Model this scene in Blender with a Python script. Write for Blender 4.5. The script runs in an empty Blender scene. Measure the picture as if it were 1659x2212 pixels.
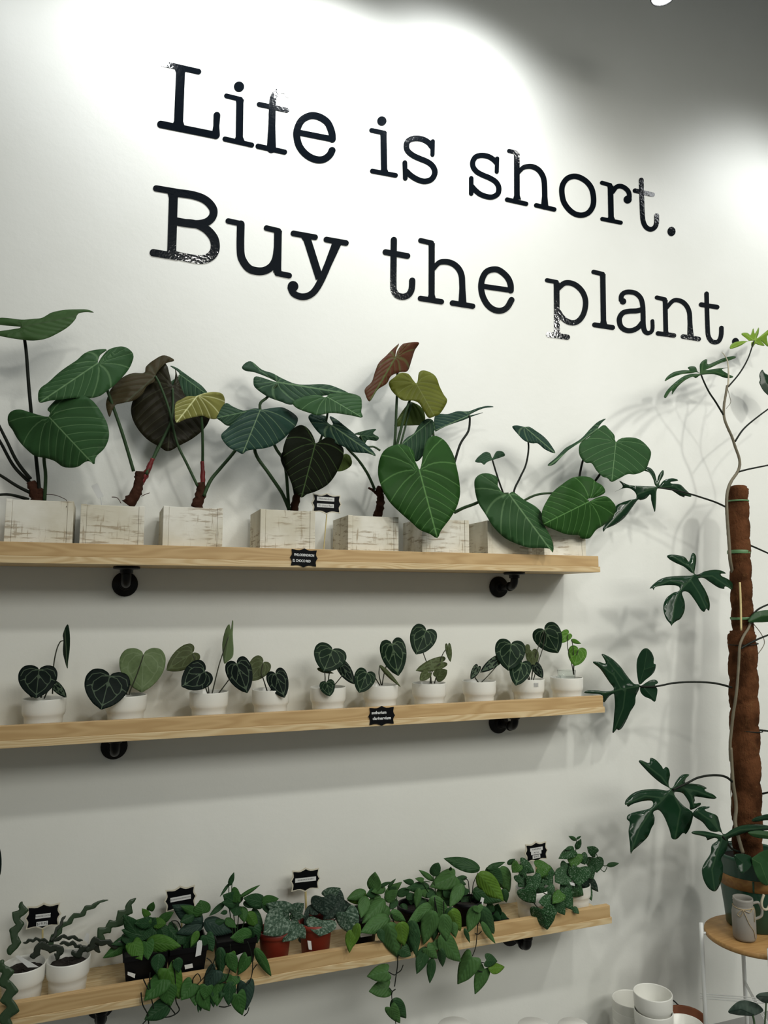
import bpy, bmesh, math, random
from mathutils import Vector, Matrix, geometry
R_ = random.Random(7)
S = bpy.context.scene
COL = S.collection
# ------------------------------------------------------------------ camera
FPX = 1640.0; CX, CY = 829.5, 1106.0
PHI = math.atan(194/FPX); PSI = math.atan(FPX/(4470*math.cos(PHI)))
D0, H0 = 2.2, 1.42
cF = Vector((math.sin(PSI)*math.cos(PHI), math.cos(PSI)*math.cos(PHI), math.sin(PHI)))
cR = Vector((math.cos(PSI), -math.sin(PSI), 0)); cU = cR.cross(cF)
cC = Vector((0, -D0, H0))
cam = bpy.data.cameras.new('camera'); camo = bpy.data.objects.new('camera', cam); COL.objects.link(camo)
cam.sensor_fit = 'VERTICAL'; cam.sensor_height = 36; cam.lens = 36*FPX/2212
cam.clip_start = .05
mm = Matrix((cR, cU, -cF)).transposed().to_4x4(); mm.translation = cC
camo.matrix_world = mm
S.camera = camo
def at(px, py, Y=0.0):
    d = cF*FPX + cR*(px-CX) - cU*(py-CY)
    return cC + d*((Y-cC.y)/d.y)
# ------------------------------------------------------------------ world, lights, exposure
S.view_settings.view_transform = 'Standard'; S.view_settings.look = 'None'
S.view_settings.exposure = 0.2; S.view_settings.gamma = 1.0; S.view_settings.use_curve_mapping = False
W = bpy.data.worlds.new('room_light'); S.world = W; W.use_nodes = True
W.node_tree.nodes['Background'].inputs[0].default_value = (.95, 1.0, .95, 1)
W.node_tree.nodes['Background'].inputs[1].default_value = .13
LZ = 3.35
NEAR = [(-.9, 2.75, 1), (-.38, 2.8, 3), (.10, 2.85, 16), (.585, 2.9, 23), (1.07, 3.0, 21), (2.45, 2.7, 12), (2.95, 2.7, 9)]
FAR_X = [(-.55, 5), (.45, 21), (1.575, 34), (2.85, 52), (4.15, 32)]
def spot(x, y, z, aim, power, size, blend, rad, col=(1, .985, .95)):
    l = bpy.data.lights.new('spot_light', 'SPOT'); o = bpy.data.objects.new('spot_light', l); COL.objects.link(o)
    l.energy = power; l.spot_size = math.radians(size); l.spot_blend = blend; l.shadow_soft_size = rad; l.color = col
    o.location = (x, y, z)
    o.rotation_euler = (Vector(aim)-Vector((x, y, z))).to_track_quat('-Z', 'Y').to_euler()
    return o
for x, za, p in NEAR:
    spot(x, -.42, LZ-.012, (x, 0, za), p*1.0, 128, 1.0, .045 if x < 2 else .18, (.97, .995, 1.0))
spot(1.613, -.42, LZ-.012, (1.62, -.15, 1.2), 7, 125, 1.0, .04)
al = bpy.data.lights.new('soft_fill_area', 'AREA'); alo = bpy.data.objects.new('soft_fill_area', al); COL.objects.link(alo)  # added fill light, out of view, lifts and softens the shelf shadows
al.shape = 'RECTANGLE'; al.size = 3.6; al.size_y = .9; al.spread = math.radians(80); al.energy = 16; al.color = (1, .985, .9)
alo.location = (2.1, -3.9, 3.1); alo.rotation_euler = (Vector((1.6, 0, 1.25))-Vector((2.1, -3.9, 3.1))).to_track_quat('-Z', 'Y').to_euler()
for x, p in FAR_X:
    spot(x, -2.38, LZ-.012, (x, -.2, 1.35), p*1.42, 94, 1.0, .09, (1, .985, .91))
# ------------------------------------------------------------------ helpers
def tag(o, label, cat, group=None):
    o['label'] = label; o['category'] = cat
    if group: o['group'] = group
    return o
def thing(name, label, cat, loc=(0, 0, 0), group=None):
    o = bpy.data.objects.new(name, None); COL.objects.link(o); o.location = loc; o.empty_display_size = .05
    return tag(o, label, cat, group)
def link(name, me, mats, parent=None, smooth=False, label=None):
    o = bpy.data.objects.new(name, me); COL.objects.link(o)
    for m in (mats if isinstance(mats, (list, tuple)) else [mats]):
        if len(me.materials) < len(mats if isinstance(mats, (list, tuple)) else [mats]): me.materials.append(m)
    if smooth and len(me.polygons): me.polygons.foreach_set('use_smooth', [True]*len(me.polygons))
    if parent is not None:
        o.parent = parent
        if parent.parent is None: o.matrix_parent_inverse = Matrix.Translation(-Vector(parent.location))
    if label: o['label'] = label
    return o
def obj(name, bm, mats, parent=None, smooth=False, label=None):
    me = bpy.data.meshes.new(name); bm.to_mesh(me); bm.free()
    return link(name, me, mats, parent, smooth, label)
def struct(name, bm, m):
    o = obj(name, bm, m); o['kind'] = 'structure'; return o
def BM(): return bmesh.new()
def box(bm, x0, x1, y0, y1, z0, z1, bev=0.0, M=None):
    v = [bm.verts.new((x, y, z)) for z in (z0, z1) for y in (y0, y1) for x in (x0, x1)]
    fs = [bm.faces.new([v[i] for i in q]) for q in ((0, 2, 3, 1), (4, 5, 7, 6), (0, 1, 5, 4), (2, 6, 7, 3), (0, 4, 6, 2), (1, 3, 7, 5))]
    if bev:
        es = list({e for f in fs for e in f.edges})
        r = bmesh.ops.bevel(bm, geom=es, offset=bev, segments=2, affect='EDGES', profile=.6)
        v = list({q for f in r['faces'] for q in f.verts} | {q for q in v if q.is_valid})
    if M is not None: bmesh.ops.transform(bm, matrix=M, verts=[q for q in v if q.is_valid])
def lathe(bm, prof, c=(0, 0, 0), seg=40, cap0=True, cap1=False):
    rings = []
    for r, z in prof:
        rings.append([bm.verts.new((c[0]+r*math.cos(2*math.pi*i/seg), c[1]+r*math.sin(2*math.pi*i/seg), c[2]+z)) for i in range(seg)])
    for a, b in zip(rings, rings[1:]):
        for i in range(seg):
            j = (i+1) % seg
            bm.faces.new((a[i], a[j], b[j], b[i]))
    if cap0: bm.faces.new(list(reversed(rings[0])))
    if cap1: bm.faces.new(rings[-1])
def crom(P, n=6, closed=False):
    P = [Vector(p) for p in P]
    if len(P) < 3 and not closed:
        return [P[0].lerp(P[1], k/n) for k in range(n+1)] if len(P) == 2 else P
    out = []; m = len(P)
    rng = range(m) if closed else range(m-1)
    for i in rng:
        if closed: a, b, c, d = P[i-1], P[i], P[(i+1) % m], P[(i+2) % m]
        else: a, b, c, d = P[max(i-1, 0)], P[i], P[i+1], P[min(i+2, m-1)]
        for k in range(n):
            t = k/n
            out.append(.5*((2*b)+(c-a)*t+(2*a-5*b+4*c-d)*t*t+(3*b-3*c+d-a)*t**3))
    if not closed: out.append(P[-1])
    return out
def tube(bm, pts, r0, r1=None, seg=8, n=6, wob=0.0, raw=False):
    P = [Vector(p) for p in pts] if raw else crom(pts, n)
    if r1 is None: r1 = r0
    rings = []; up = Vector((.13, .9, .37)).normalized()
    for i, p in enumerate(P):
        t = (P[min(i+1, len(P)-1)]-P[max(i-1, 0)]).normalized()
        a = t.cross(up).normalized(); b = a.cross(t)
        up = (b if b.length > .1 else up)
        r = r0+(r1-r0)*i/max(1, len(P)-1)
        rings.append([bm.verts.new(p+(a*math.cos(2*math.pi*k/seg)+b*math.sin(2*math.pi*k/seg))*r*(1+wob*R_.uniform(-1, 1))) for k in range(seg)])
        a0 = a
    for A, B in zip(rings, rings[1:]):
        for k in range(seg):
            j = (k+1) % seg
            bm.faces.new((A[k], A[j], B[j], B[k]))
    bm.faces.new(list(reversed(rings[0]))); bm.faces.new(rings[-1])
def pxpts(pts, Y0, Y1, tf=None):
    n = len(pts); out = []
    for i, p in enumerate(pts):
        q = tf(*p[:2]) if tf else p
        Y = p[2] if len(p) > 2 else Y0+(Y1-Y0)*i/max(1, n-1)
        out.append(at(q[0], q[1], Y))
    return out
def TF(x0, y0, s): return lambda x, y: (x0+x/s, y0+y/s)
# ------------------------------------------------------------------ materials
class NT:
    def __init__(s, name):
        s.m = bpy.data.materials.new(name); s.m.use_nodes = True; s.t = s.m.node_tree
        s.b = s.t.nodes['Principled BSDF']
    def n(s, typ, **kw):
        x = s.t.nodes.new(typ)
        for k, v in kw.items():
            if isinstance(k, str) and hasattr(x, k): setattr(x, k, v)
        return x
    def l(s, a, b): s.t.links.new(a, b)
    def math(s, op, a, b=None, c=None):
        x = s.n('ShaderNodeMath', operation=op)
        for i, q in enumerate((a, b, c)):
            if q is None: continue
            if isinstance(q, (int, float)): x.inputs[i].default_value = q
            else: s.l(q, x.inputs[i])
        return x.outputs[0]
    def mix(s, f, a, b, mode='MIX'):
        x = s.n('ShaderNodeMix', data_type='RGBA', blend_type=mode)
        for i, q in ((0, f), (6, a), (7, b)):
            if isinstance(q, (int, float)): x.inputs[i].default_value = q
            elif isinstance(q, (tuple, list)): x.inputs[i].default_value = (*q[:3], 1)
            else: s.l(q, x.inputs[i])
        return x.outputs[2]
    def noise(s, scale, detail=4, rough=.55, vec=None, stretch=None, dist=0):
        x = s.n('ShaderNodeTexNoise'); x.inputs['Scale'].default_value = scale; x.inputs['Detail'].default_value = detail
        x.inputs['Roughness'].default_value = rough; x.inputs['Distortion'].default_value = dist
        if vec is None: vec = s.coord()
        if stretch:
            mp = s.n('ShaderNodeMapping'); mp.inputs['Scale'].default_value = stretch; s.l(vec, mp.inputs[0]); vec = mp.outputs[0]
        s.l(vec, x.inputs['Vector']); return x.outputs['Fac']
    def coord(s, k='Object'):
        return s.n('ShaderNodeTexCoord').outputs[k]
    def ramp(s, f, a, b):
        x = s.n('ShaderNodeMapRange', interpolation_type='SMOOTHSTEP'); s.l(f, x.inputs[0])
        x.inputs[1].default_value = a; x.inputs[2].default_value = b
        return x.outputs[0]
    def bump(s, h, st=.2, d=.01):
        x = s.n('ShaderNodeBump'); x.inputs['Strength'].default_value = st; x.inputs['Distance'].default_value = d
        s.l(h, x.inputs['Height']); s.l(x.outputs[0], s.b.inputs['Normal'])
    def base(s, c):
        if isinstance(c, (tuple, list)): s.b.inputs['Base Color'].default_value = (*c[:3], 1)
        else: s.l(c, s.b.inputs['Base Color'])
    def set(s, **kw):
        for k, v in kw.items(): s.b.inputs[k.replace('_', ' ')].default_value = v
        return s
def srgb(r, g, b):
    f = lambda c: (c/255/12.92) if c/255 <= .04045 else ((c/255+.055)/1.055)**2.4
    return (f(r), f(g), f(b))
def plain(name, c, rough=.5, var=.0, scale=20, metal=0, bump=0, coat=0, spec=.5):
    n = NT(name)
    if var:
        f = n.noise(scale); n.base(n.mix(f, tuple(q*(1-var) for q in c), tuple(min(1, q*(1+var)) for q in c)))
        if bump: n.bump(f, bump, .004)
    else: n.base(c)
    n.set(Roughness=rough, Metallic=metal, Coat_Weight=coat, Specular_IOR_Level=spec); return n.m
def wall_mat():
    n = NT('white_wall_paint')
    big = n.noise(1.3, 5, .6); fine = n.noise(55, 3, .6)
    n.base(n.mix(n.ramp(big, .3, .75), (.79, .80, .755), (.845, .855, .82)))
    n.bump(n.math('ADD', fine, n.math('MULTIPLY', n.noise(9, 2), 1.5)), .12, .004)
    n.set(Roughness=.42, Specular_IOR_Level=.35); return n.m
def pine_mat(name, light, dark, zs=26, off=0.0):
    n = NT(name); co = n.coord()
    mp = n.n('ShaderNodeMapping'); mp.inputs['Scale'].default_value = (1.0, 9, 9); mp.inputs['Location'].default_value = (off, off*3, off*1.7); n.l(co, mp.inputs[0])
    w = n.noise(2.2, 2, .5, mp.outputs[0])
    g = n.math('FRACT', n.math('MULTIPLY', w, zs*.45))
    g = n.ramp(n.math('PINGPONG', g, .5), .0, .5)
    fine = n.noise(60, 3, .6, co, (.05, 1, 1))
    c = n.mix(n.math('MULTIPLY', g, .75), light, dark)
    c = n.mix(n.math('MULTIPLY', fine, .35), c, tuple(q*.8 for q in light))
    n.base(c); n.bump(fine, .08, .002); n.set(Roughness=.5, Specular_IOR_Level=.35); return n.m
def whitewash():
    n = NT('whitewashed_wood'); co = n.coord()
    h = n.noise(14, 4, .6, co, (1.2, 1.2, 9)); v = n.noise(14, 4, .6, co, (8, 8, 1.0)); big = n.noise(9, 3, .5, co)
    k = n.math('ADD', n.math('MULTIPLY', n.ramp(h, .50, .66), .9), n.math('MULTIPLY', n.ramp(v, .55, .7), .7))
    k = n.math('MULTIPLY', k, n.ramp(big, .38, .56))
    c = n.mix(n.ramp(n.noise(7, 4), .35, .7), (.66, .62, .50), (.83, .81, .73))
    n.base(n.mix(n.math('MINIMUM', k, .62), c, (.26, .18, .09))); n.bump(h, .15, .002); n.set(Roughness=.75, Specular_IOR_Level=.2); return n.m
def coir():
    n = NT('brown_coir'); co = n.coord()
    f = n.noise(40, 6, .75); g = n.noise(9, 3, .6); hh = n.noise(150, 3, .7, co, (1, 1, .35))
    c = n.mix(n.ramp(g, .35, .65), (.040, .016, .007), (.125, .050, .022))
    c = n.mix(n.ramp(f, .55, .75), c, (.15, .075, .032))
    n.base(c); n.bump(n.math('ADD', f, hh), .9, .006); n.set(Roughness=.95, Specular_IOR_Level=.05); return n.m
def leaf_mat(name, top, vein, vw=.012, rough=.5, side=1.0, top2=None, mott=0, mcol=None, quilt=.16, coat=0, spec=.09, mscale=45):
    n = NT(name)
    A = lambda k: n.n('ShaderNodeAttribute', attribute_name=k).outputs['Fac']
    ph, sp, md = A('phase'), A('spacing'), A('md')
    fr = n.math('PINGPONG', ph, .5)
    dv = n.math('DIVIDE', n.math('MULTIPLY', fr, sp), max(side, .01))
    dm = n.math('MULTIPLY', md, .6)
    d = n.math('MINIMUM', dv, dm) if side > 0 else dm
    mask = n.n('ShaderNodeMapRange', interpolation_type='SMOOTHSTEP'); n.l(d, mask.inputs[0])
    mask.inputs[1].default_value = vw*1.25; mask.inputs[2].default_value = vw*.25; mask.inputs[3].default_value = 0; mask.inputs[4].default_value = 1
    strength = n.math('ADD', n.math('MULTIPLY', n.math('LESS_THAN', dm, dv), .4), .5) if side > 0 else .9
    f = n.noise(9, 4, .6)
    c = n.mix(f, tuple(q*.72 for q in top), top2 or tuple(q*1.3 for q in top))
    if mott:
        mo = n.noise(mscale, 3, .65)
        c = n.mix(n.math('MULTIPLY', n.ramp(mo, .56-.1*mott, .66), min(1, .5+.3*mott)), c, mcol)
    n.base(n.mix(n.math('MULTIPLY', mask.outputs[0], strength), c, vein))
    hq = n.math('ADD', n.math('MULTIPLY', n.math('COSINE', n.math('MULTIPLY', ph, 6.2832)), -1), n.math('MULTIPLY', f, .4))
    n.bump(hq, quilt, .006)
    n.set(Roughness=rough, Specular_IOR_Level=spec, Coat_Weight=coat, Coat_Roughness=.12)
    return n.m
M = {}
M['wall'] = wall_mat()
M['dark_ceiling'] = plain('charcoal_ceiling_paint', (.05, .055, .06), .8, .1, 5)
M['floor'] = plain('grey_concrete', (.25, .25, .24), .6, .15, 6)
M['vinyl'] = None
n = NT('glossy_black_vinyl'); n.base((.004, .006, .009)); n.bump(n.noise(110, 2, .5), .10, .003); n.set(Roughness=.07, Specular_IOR_Level=.5); M['vinyl'] = n.m
M['lip'] = pine_mat('pine_lip', (.61, .42, .205), (.47, .295, .125), 20, 1.3)
M['board'] = pine_mat('pine_board', (.74, .58, .34), (.55, .36, .16), 36, 4.1)
M['pipe'] = plain('black_iron_pipe', (.003, .003, .0035), .4, spec=.25)
M['wash'] = whitewash()
M['ceramic'] = plain('white_ceramic', (.80, .80, .75), .28, .03, 8, coat=.2)
M['soil'] = plain('dark_soil', (.014, .010, .007), .95, .6, 160, bump=.8)
M['bark'] = plain('reddish_brown_stem', (.05, .020, .012), .8, .6, 60, bump=.9, spec=.1)
M['red_sheath'] = plain('red_sheath', (.16, .012, .012), .5, .4, 40)
M['petiole'] = plain('green_petiole', (.030, .062, .024), .5, .3, 30, spec=.2)
M['petiole_dark'] = plain('dark_petiole', (.011, .014, .010), .5, .3, 30, spec=.15)
M['petiole_small'] = plain('brown_green_petiole', (.035, .038, .022), .55, .3, 30)
M['chalk'] = plain('chalkboard_black', (.003, .0035, .0045), .6, spec=.1)
M['cream'] = plain('cream_frame', (.66, .62, .50), .6, .06, 30)
M['paper'] = plain('white_paper', (.70, .71, .70), .6)
M['ink'] = plain('dark_ink', (.03, .03, .03), .7)
M['chalkwhite'] = plain('white_chalk_ink', (.85, .87, .87), .6)
M['stick'] = plain('bamboo_stick', (.60, .50, .24), .6, .1, 30)
M['blackpot'] = plain('black_plastic', (.003, .003, .0035), .5, .2, 30, spec=.2)
M['redpot'] = plain('terracotta_red_plastic', (.21, .022, .010), .5, .12, 12)
M['clear'] = None
n = NT('clear_plastic'); n.base((.9, .93, .92)); n.set(Roughness=.08, Transmission_Weight=1.0, IOR=1.2); M['clear'] = n.m
n = NT('frosted_glass'); n.base(n.mix(n.noise(14), (.42, .40, .36), (.50, .48, .44))); n.set(Roughness=.5, Transmission_Weight=.35, IOR=1.3); M['frost'] = n.m
M['twine'] = plain('jute_twine', (.42, .33, .20), .85, .2, 80)
M['rope'] = plain('pale_rope', (.55, .50, .38), .85, .2, 60)
M['greenpot'] = plain('dark_green_glaze', (.010, .060, .034), .35, .25, 10, coat=.2)
M['bandwood'] = pine_mat('brass_brown_band', (.30, .155, .045), (.22, .10, .03), 18, 2.2)
M['tablewood'] = pine_mat('honey_wood_top', (.46, .27, .10), (.36, .19, .065), 26, .7)
M['whitemetal'] = plain('white_metal', (.78, .80, .79), .4)
M['greentie'] = plain('green_plant_tie', (.10, .22, .09), .5)
M['vine'] = plain('grey_green_vine', (.15, .13, .085), .65, .3, 40, bump=.3)
M['coir'] = coir()
M['terra'] = plain('terracotta', (.23, .075, .03), .7, .15, 20)
M['cable'] = plain('black_cable', (.006, .006, .006), .5)
n = NT('lamp_glow'); n.base((1, 1, 1)); n.b.inputs['Emission Color'].default_value = (1, .98, .94, 1); n.set(Emission_Strength=30.0); M['glow'] = n.m
M['lampbody'] = plain('dark_lamp_housing', (.05, .052, .055), .5)
# leaves: (top material, underside material)
VG = (.10, .21, .09)
und = leaf_mat('pale_underside', (.10, .15, .065), (.16, .21, .10), .010, .5)
L = {}
L['philo'] = (leaf_mat('velvet_green', (.019, .050, .026), (.115, .20, .10), .0075), leaf_mat('philo_under', (.045, .085, .03), (.08, .12, .05), .009))
L['philo2'] = (leaf_mat('velvet_midgreen', (.026, .072, .024), (.13, .23, .105), .007), leaf_mat('philo_under2', (.05, .10, .035), (.08, .12, .05), .009))
L['bright'] = (leaf_mat('satin_green', (.020, .066, .013), (.11, .24, .075), .0072), L['philo2'][1])
L['bluegreen'] = (leaf_mat('velvet_bluegreen', (.014, .040, .028), (.13, .20, .11), .0085), L['philo'][1])
L['dark'] = (leaf_mat('velvet_black_green', (.0065, .0085, .0045), (.05, .085, .03), .0075, .6, spec=.03), L['philo'][1])
L['maroon'] = (leaf_mat('maroon_underside', (.017, .015, .008), (.05, .055, .03), .007, .4, spec=.1), L['philo'][0])
L['brownfold'] = (leaf_mat('brown_underside', (.040, .031, .013), (.05, .055, .03), .010), L['philo'][0])
L['rust'] = (leaf_mat('rust_leaf', (.075, .026, .012), (.08, .11, .035), .012, .45), L['philo2'][0])
L['olive'] = (leaf_mat('olive_leaf', (.105, .118, .017), (.15, .17, .05), .008, .45), L['philo2'][0])
L['olive2'] = (leaf_mat('dark_olive_leaf', (.055, .085, .017), (.09, .13, .04), .010, .45), L['philo2'][0])
L['cream'] = (leaf_mat('yellow_green_leaf', (.20, .20, .055), (.66, .68, .36), .014, .45), L['olive'][0])
L['greenunder'] = (leaf_mat('light_green_underside', (.040, .085, .026), (.045, .08, .03), .008), L['philo'][0])
L['anth'] = (leaf_mat('anthurium_velvet', (.0095, .024, .013), (.10, .15, .085), .0085, .5, side=0, quilt=0), leaf_mat('anthurium_under', (.13, .185, .085), (.17, .23, .12), .01, .5, side=0, quilt=0))
L['anthdark'] = (leaf_mat('anthurium_black_velvet', (.005, .0105, .0085), (.08, .115, .075), .0085, .55, side=0, quilt=0), L['anth'][1])
L['anthpale'] = (L['anth'][1], L['anth'][0])
L['antholive'] = (leaf_mat('anthurium_olive_under', (.062, .078, .032), (.10, .13, .06), .01, .5, side=0, quilt=0), L['anth'][0])
L['anthgreen'] = (leaf_mat('anthurium_young_green', (.065, .165, .018), (.13, .25, .06), .011, .45, side=0, quilt=0), L['anth'][1])
L['pedate'] = (leaf_mat('glossy_dark_green', (.0085, .032, .014), (.028, .062, .03), .006, .17, side=0, quilt=.1, spec=.28), leaf_mat('pedate_under', (.03, .06, .02), (.05, .09, .04), .006, .4, side=0, quilt=0))
L['pedate_light'] = (leaf_mat('glossy_lime_green', (.16, .27, .03), (.24, .36, .08), .006, .3, side=0, quilt=.1), L['pedate'][1])
L['pedate_mid'] = (leaf_mat('glossy_mid_green', (.022, .062, .022), (.05, .10, .04), .006, .3, side=0, quilt=.1), L['pedate'][1])
G = lambda nm, c, v, **k: (leaf_mat(nm, c, v, .012, k.pop('rough', .42), 1.6, **k), leaf_mat(nm+'_under', tuple(q*1.15 for q in c), v, .010, .55, 1.6))
L['syn'] = G('leaf_mid_green', (.034, .098, .024), (.055, .13, .04))
L['synbright'] = G('leaf_bright_green', (.050, .130, .020), (.075, .16, .04))
L['syndark'] = G('leaf_deep_green', (.018, .056, .021), (.04, .085, .04))
L['synblue'] = G('leaf_blue_grey_green', (.030, .058, .043), (.016, .036, .028))
L['silver'] = G('leaf_silver_grey', (.045, .085, .055), (.018, .045, .022), mott=1.2, mcol=(.22, .29, .23), mscale=9)
L['silverdark'] = G('leaf_dark_silver', (.024, .042, .032), (.012, .026, .018), mott=.9, mcol=(.10, .135, .11), mscale=9)
L['cebu'] = G('leaf_soft_green', (.056, .128, .038), (.066, .148, .052))
L['cebubright'] = G('leaf_yellow_green', (.085, .17, .022), (.10, .2, .04))
L['cebudark'] = G('leaf_dark_green', (.026, .068, .026), (.04, .09, .035))  # darker green variant of the soft green leaf
L['pictus'] = G('leaf_spotted_green', (.018, .060, .020), (.03, .08, .03), mott=.45, mcol=(.26, .36, .26), mscale=17)
L['pictusbright'] = G('leaf_fresh_spotted_green', (.045, .125, .020), (.06, .14, .03), mott=.3, mcol=(.26, .36, .26), mscale=17)
L['cactus'] = (plain('cactus_green', (.024, .055, .020), .45, .35, 18), plain('cactus_green_under', (.03, .06, .02), .5, .3, 18))
L['cactusdark'] = (plain('cactus_dark', (.016, .024, .014), .5, .35, 18), L['cactus'][1])
# ------------------------------------------------------------------ leaf meshes
def inside(p, poly):
    x, y = p; c = False; j = len(poly)-1
    for i in range(len(poly)):
        xi, yi = poly[i]; xj, yj = poly[j]
        if (yi > y) != (yj > y) and x < (xj-xi)*(y-yi)/(yj-yi)+xi: c = not c
        j = i
    return c
def segd(p, a, b):
    ax, ay = a; bx, by = b; dx, dy = bx-ax, by-ay
    q = dx*dx+dy*dy
    t = 0 if q == 0 else max(0, min(1, ((p[0]-ax)*dx+(p[1]-ay)*dy)/q))
    return math.hypot(p[0]-ax-t*dx, p[1]-ay-t*dy)
def resample(P, sp):
    out = [P[0]]
    for q in P[1:]:
        d = math.dist(out[-1], q)
        if d > sp*.7: out.append(q)
    return out
def leaf_tris(outline, lines, sp):
    n = len(outline)
    O = [(v[0], v[1]) for v in crom([(a, b, 0) for a, b in outline], 5, True)]
    O = resample(O, sp*.45)
    if math.dist(O[0], O[-1]) < sp*.3: O.pop()
    pts = [Vector(p) for p in O]; edges = []
    xs = [p[0] for p in O]; ys = [p[1] for p in O]
    for ln in lines:
        dn = []
        for a, b in zip(ln, ln[1:]):
            k = max(1, int(math.dist(a, b)/(sp*.8)))
            dn += [(a[0]+(b[0]-a[0])*i/k, a[1]+(b[1]-a[1])*i/k) for i in range(k)]
        dn.append(ln[-1])
        prev = None
        for q in dn:
            if not inside(q, O): prev = None; continue
            pts.append(Vector(q)); i = len(pts)-1
            if prev is not None: edges.append((prev, i))
            prev = i
    allseg = list(zip(O, O[1:]+O[:1]))
    y = min(ys)+sp*.5; r = 0
    lp = [tuple(p) for p in pts]
    while y < max(ys):
        x = min(xs)+sp*(.5 if r % 2 else .15)
        while x < max(xs):
            q = (x+R_.uniform(-.1, .1)*sp, y)
            if inside(q, O) and all((q[0]-p[0])**2+(q[1]-p[1])**2 > (sp*.45)**2 for p in lp): pts.append(Vector(q))
            x += sp
        y += sp*.87; r += 1
    res = geometry.delaunay_2d_cdt(pts, edges, [list(range(len(O)))], 1, 1e-5)
    return [(v.x, v.y) for v in res[0]], [tuple(f) for f in res[2]]
def vein_attr(uv, hw, nv=6.5, k=.34, c=.27, dphi=.36):
    """uv: list of (u in half widths, v in lengths); hw: half width over length"""
    ph, sp = [], []
    for u, v in uv:
        a = abs(u); vv = v-c*a*a
        v0 = vv-k*a
        if v0 >= 0 or a < 1e-4 and v >= 0:
            ph.append(v0*nv+.5); sp.append(.9/nv)
        else:
            ang = math.atan2(k, 1)-math.atan2(vv, max(a, 1e-5))
            ph.append(.5-ang/dphi); sp.append(max(.02, math.hypot(a*hw, vv)*dphi))
    return ph, sp
def solid(V, T, th, attrs):
    """two-sided blade with real thickness; V 3D points, T triangles"""
    n = len(V); N = [Vector((0, 0, 0)) for _ in V]; ed = {}
    for t in T:
        nn = (V[t[1]]-V[t[0]]).cross(V[t[2]]-V[t[0]])
        for i in t: N[i] += nn
        for a, b in ((t[0], t[1]), (t[1], t[2]), (t[2], t[0])): ed[(a, b)] = 1
    N = [q.normalized() if q.length > 0 else Vector((0, -1, 0)) for q in N]
    verts = [tuple(V[i]+N[i]*th*.5) for i in range(n)]+[tuple(V[i]-N[i]*th*.5) for i in range(n)]
    faces = [t for t in T]+[(t[0]+n, t[2]+n, t[1]+n) for t in T]
    mi = [0]*len(T)+[1]*len(T)
    for (a, b) in ed:
        if (b, a) not in ed: faces.append((b, a, a+n, b+n)); mi.append(0)
    me = bpy.data.meshes.new('leaf'); me.from_pydata(verts, [], faces)
    me.polygons.foreach_set('material_index', mi)
    for k, arr in attrs.items():
        at_ = me.attributes.new(k, 'FLOAT', 'POINT'); at_.data.foreach_set('value', list(arr)*2)
    me.polygons.foreach_set('use_smooth', [i < 2*len(T) for i in range(len(faces))])
    return me
MPP = 1/800.0
def traced(parent, kind, base, tip, s1, s2, Yb, Yt, tf=None, su=0.0, fold=.22, droop=0.0, ripple=.004, mode='heart', nv=6.5, lines=None, sp=None, label=None, th=.0009, flat=False):
    f = tf or (lambda x, y: (x, y))
    b = f(*base); t = f(*tip)
    if mode == 'heart': outl = [b]+[f(*p) for p in s1]+[t]+[f(*p) for p in reversed(s2)]
    else: outl = [f(*p) for p in s1]
    dx, dy = t[0]-b[0], t[1]-b[1]; Ln = math.hypot(dx, dy); ex, ey = dx/Ln, dy/Ln
    lin = [[b, t]] if lines is None else [[f(*p) for p in q] for q in lines]
    xs = [p[0] for p in outl]; ys = [p[1] for p in outl]
    if sp is None: sp = max(2.2, (max(xs)-min(xs)+max(ys)-min(ys))/(34 if mode == 'heart' else 44))
    V2, T = leaf_tris(outl, lin, sp)
    us = [((p[0]-b[0])*-ey+(p[1]-b[1])*ex, ((p[0]-b[0])*ex+(p[1]-b[1])*ey)/Ln) for p in V2]
    mp = max([u for u, v in us]+[1]); mn = -min([u for u, v in us]+[-1])
    size = max(max(xs)-min(xs), max(ys)-min(ys))
    uvn = [((u/mp if u > 0 else u/mn), v) for u, v in us]
    hw = (mp+mn)/2/Ln
    if mode == 'heart':
        ph, spg = vein_attr(uvn, hw, nv)
    else: ph = [.5]*len(V2); spg = [1.0]*len(V2)
    md = [min(segd(p, a, c) for q in lin for a, c in zip(q, q[1:]))/(Ln if mode == 'heart' else size) for p in V2]
    V3 = []
    for (p, (u, v), (un, vn)) in zip(V2, us, uvn):
        um = u*MPP
        cl = max(-.4, min(1.2, v))
        Y = Yb+(Yt-Yb)*cl+su*um+fold*abs(um)+droop*max(0, v)**2
        if mode == 'heart': Y += ripple*math.sin(vn*9+un*3.2)*abs(un)
        elif not flat:
            dmin = min(segd(p, a, c) for q in lin for a, c in zip(q, q[1:]))
            Y += min(dmin, 14)*MPP*.35
        V3.append(at(p[0], p[1], min(-.012, Y)))
    # orient so that face normals point towards the room's viewer side
    nn = Vector((0, 0, 0)); 
    for q in T: nn += (V3[q[1]]-V3[q[0]]).cross(V3[q[2]]-V3[q[0]])
    if nn.dot(cC-V3[0]) < 0: T = [(q[0], q[2], q[1]) for q in T]
    me = solid(V3, T, th, {'phase': ph, 'spacing': spg, 'md': md})
    return link('leaf', me, list(L[kind]), parent, False, label)
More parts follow.
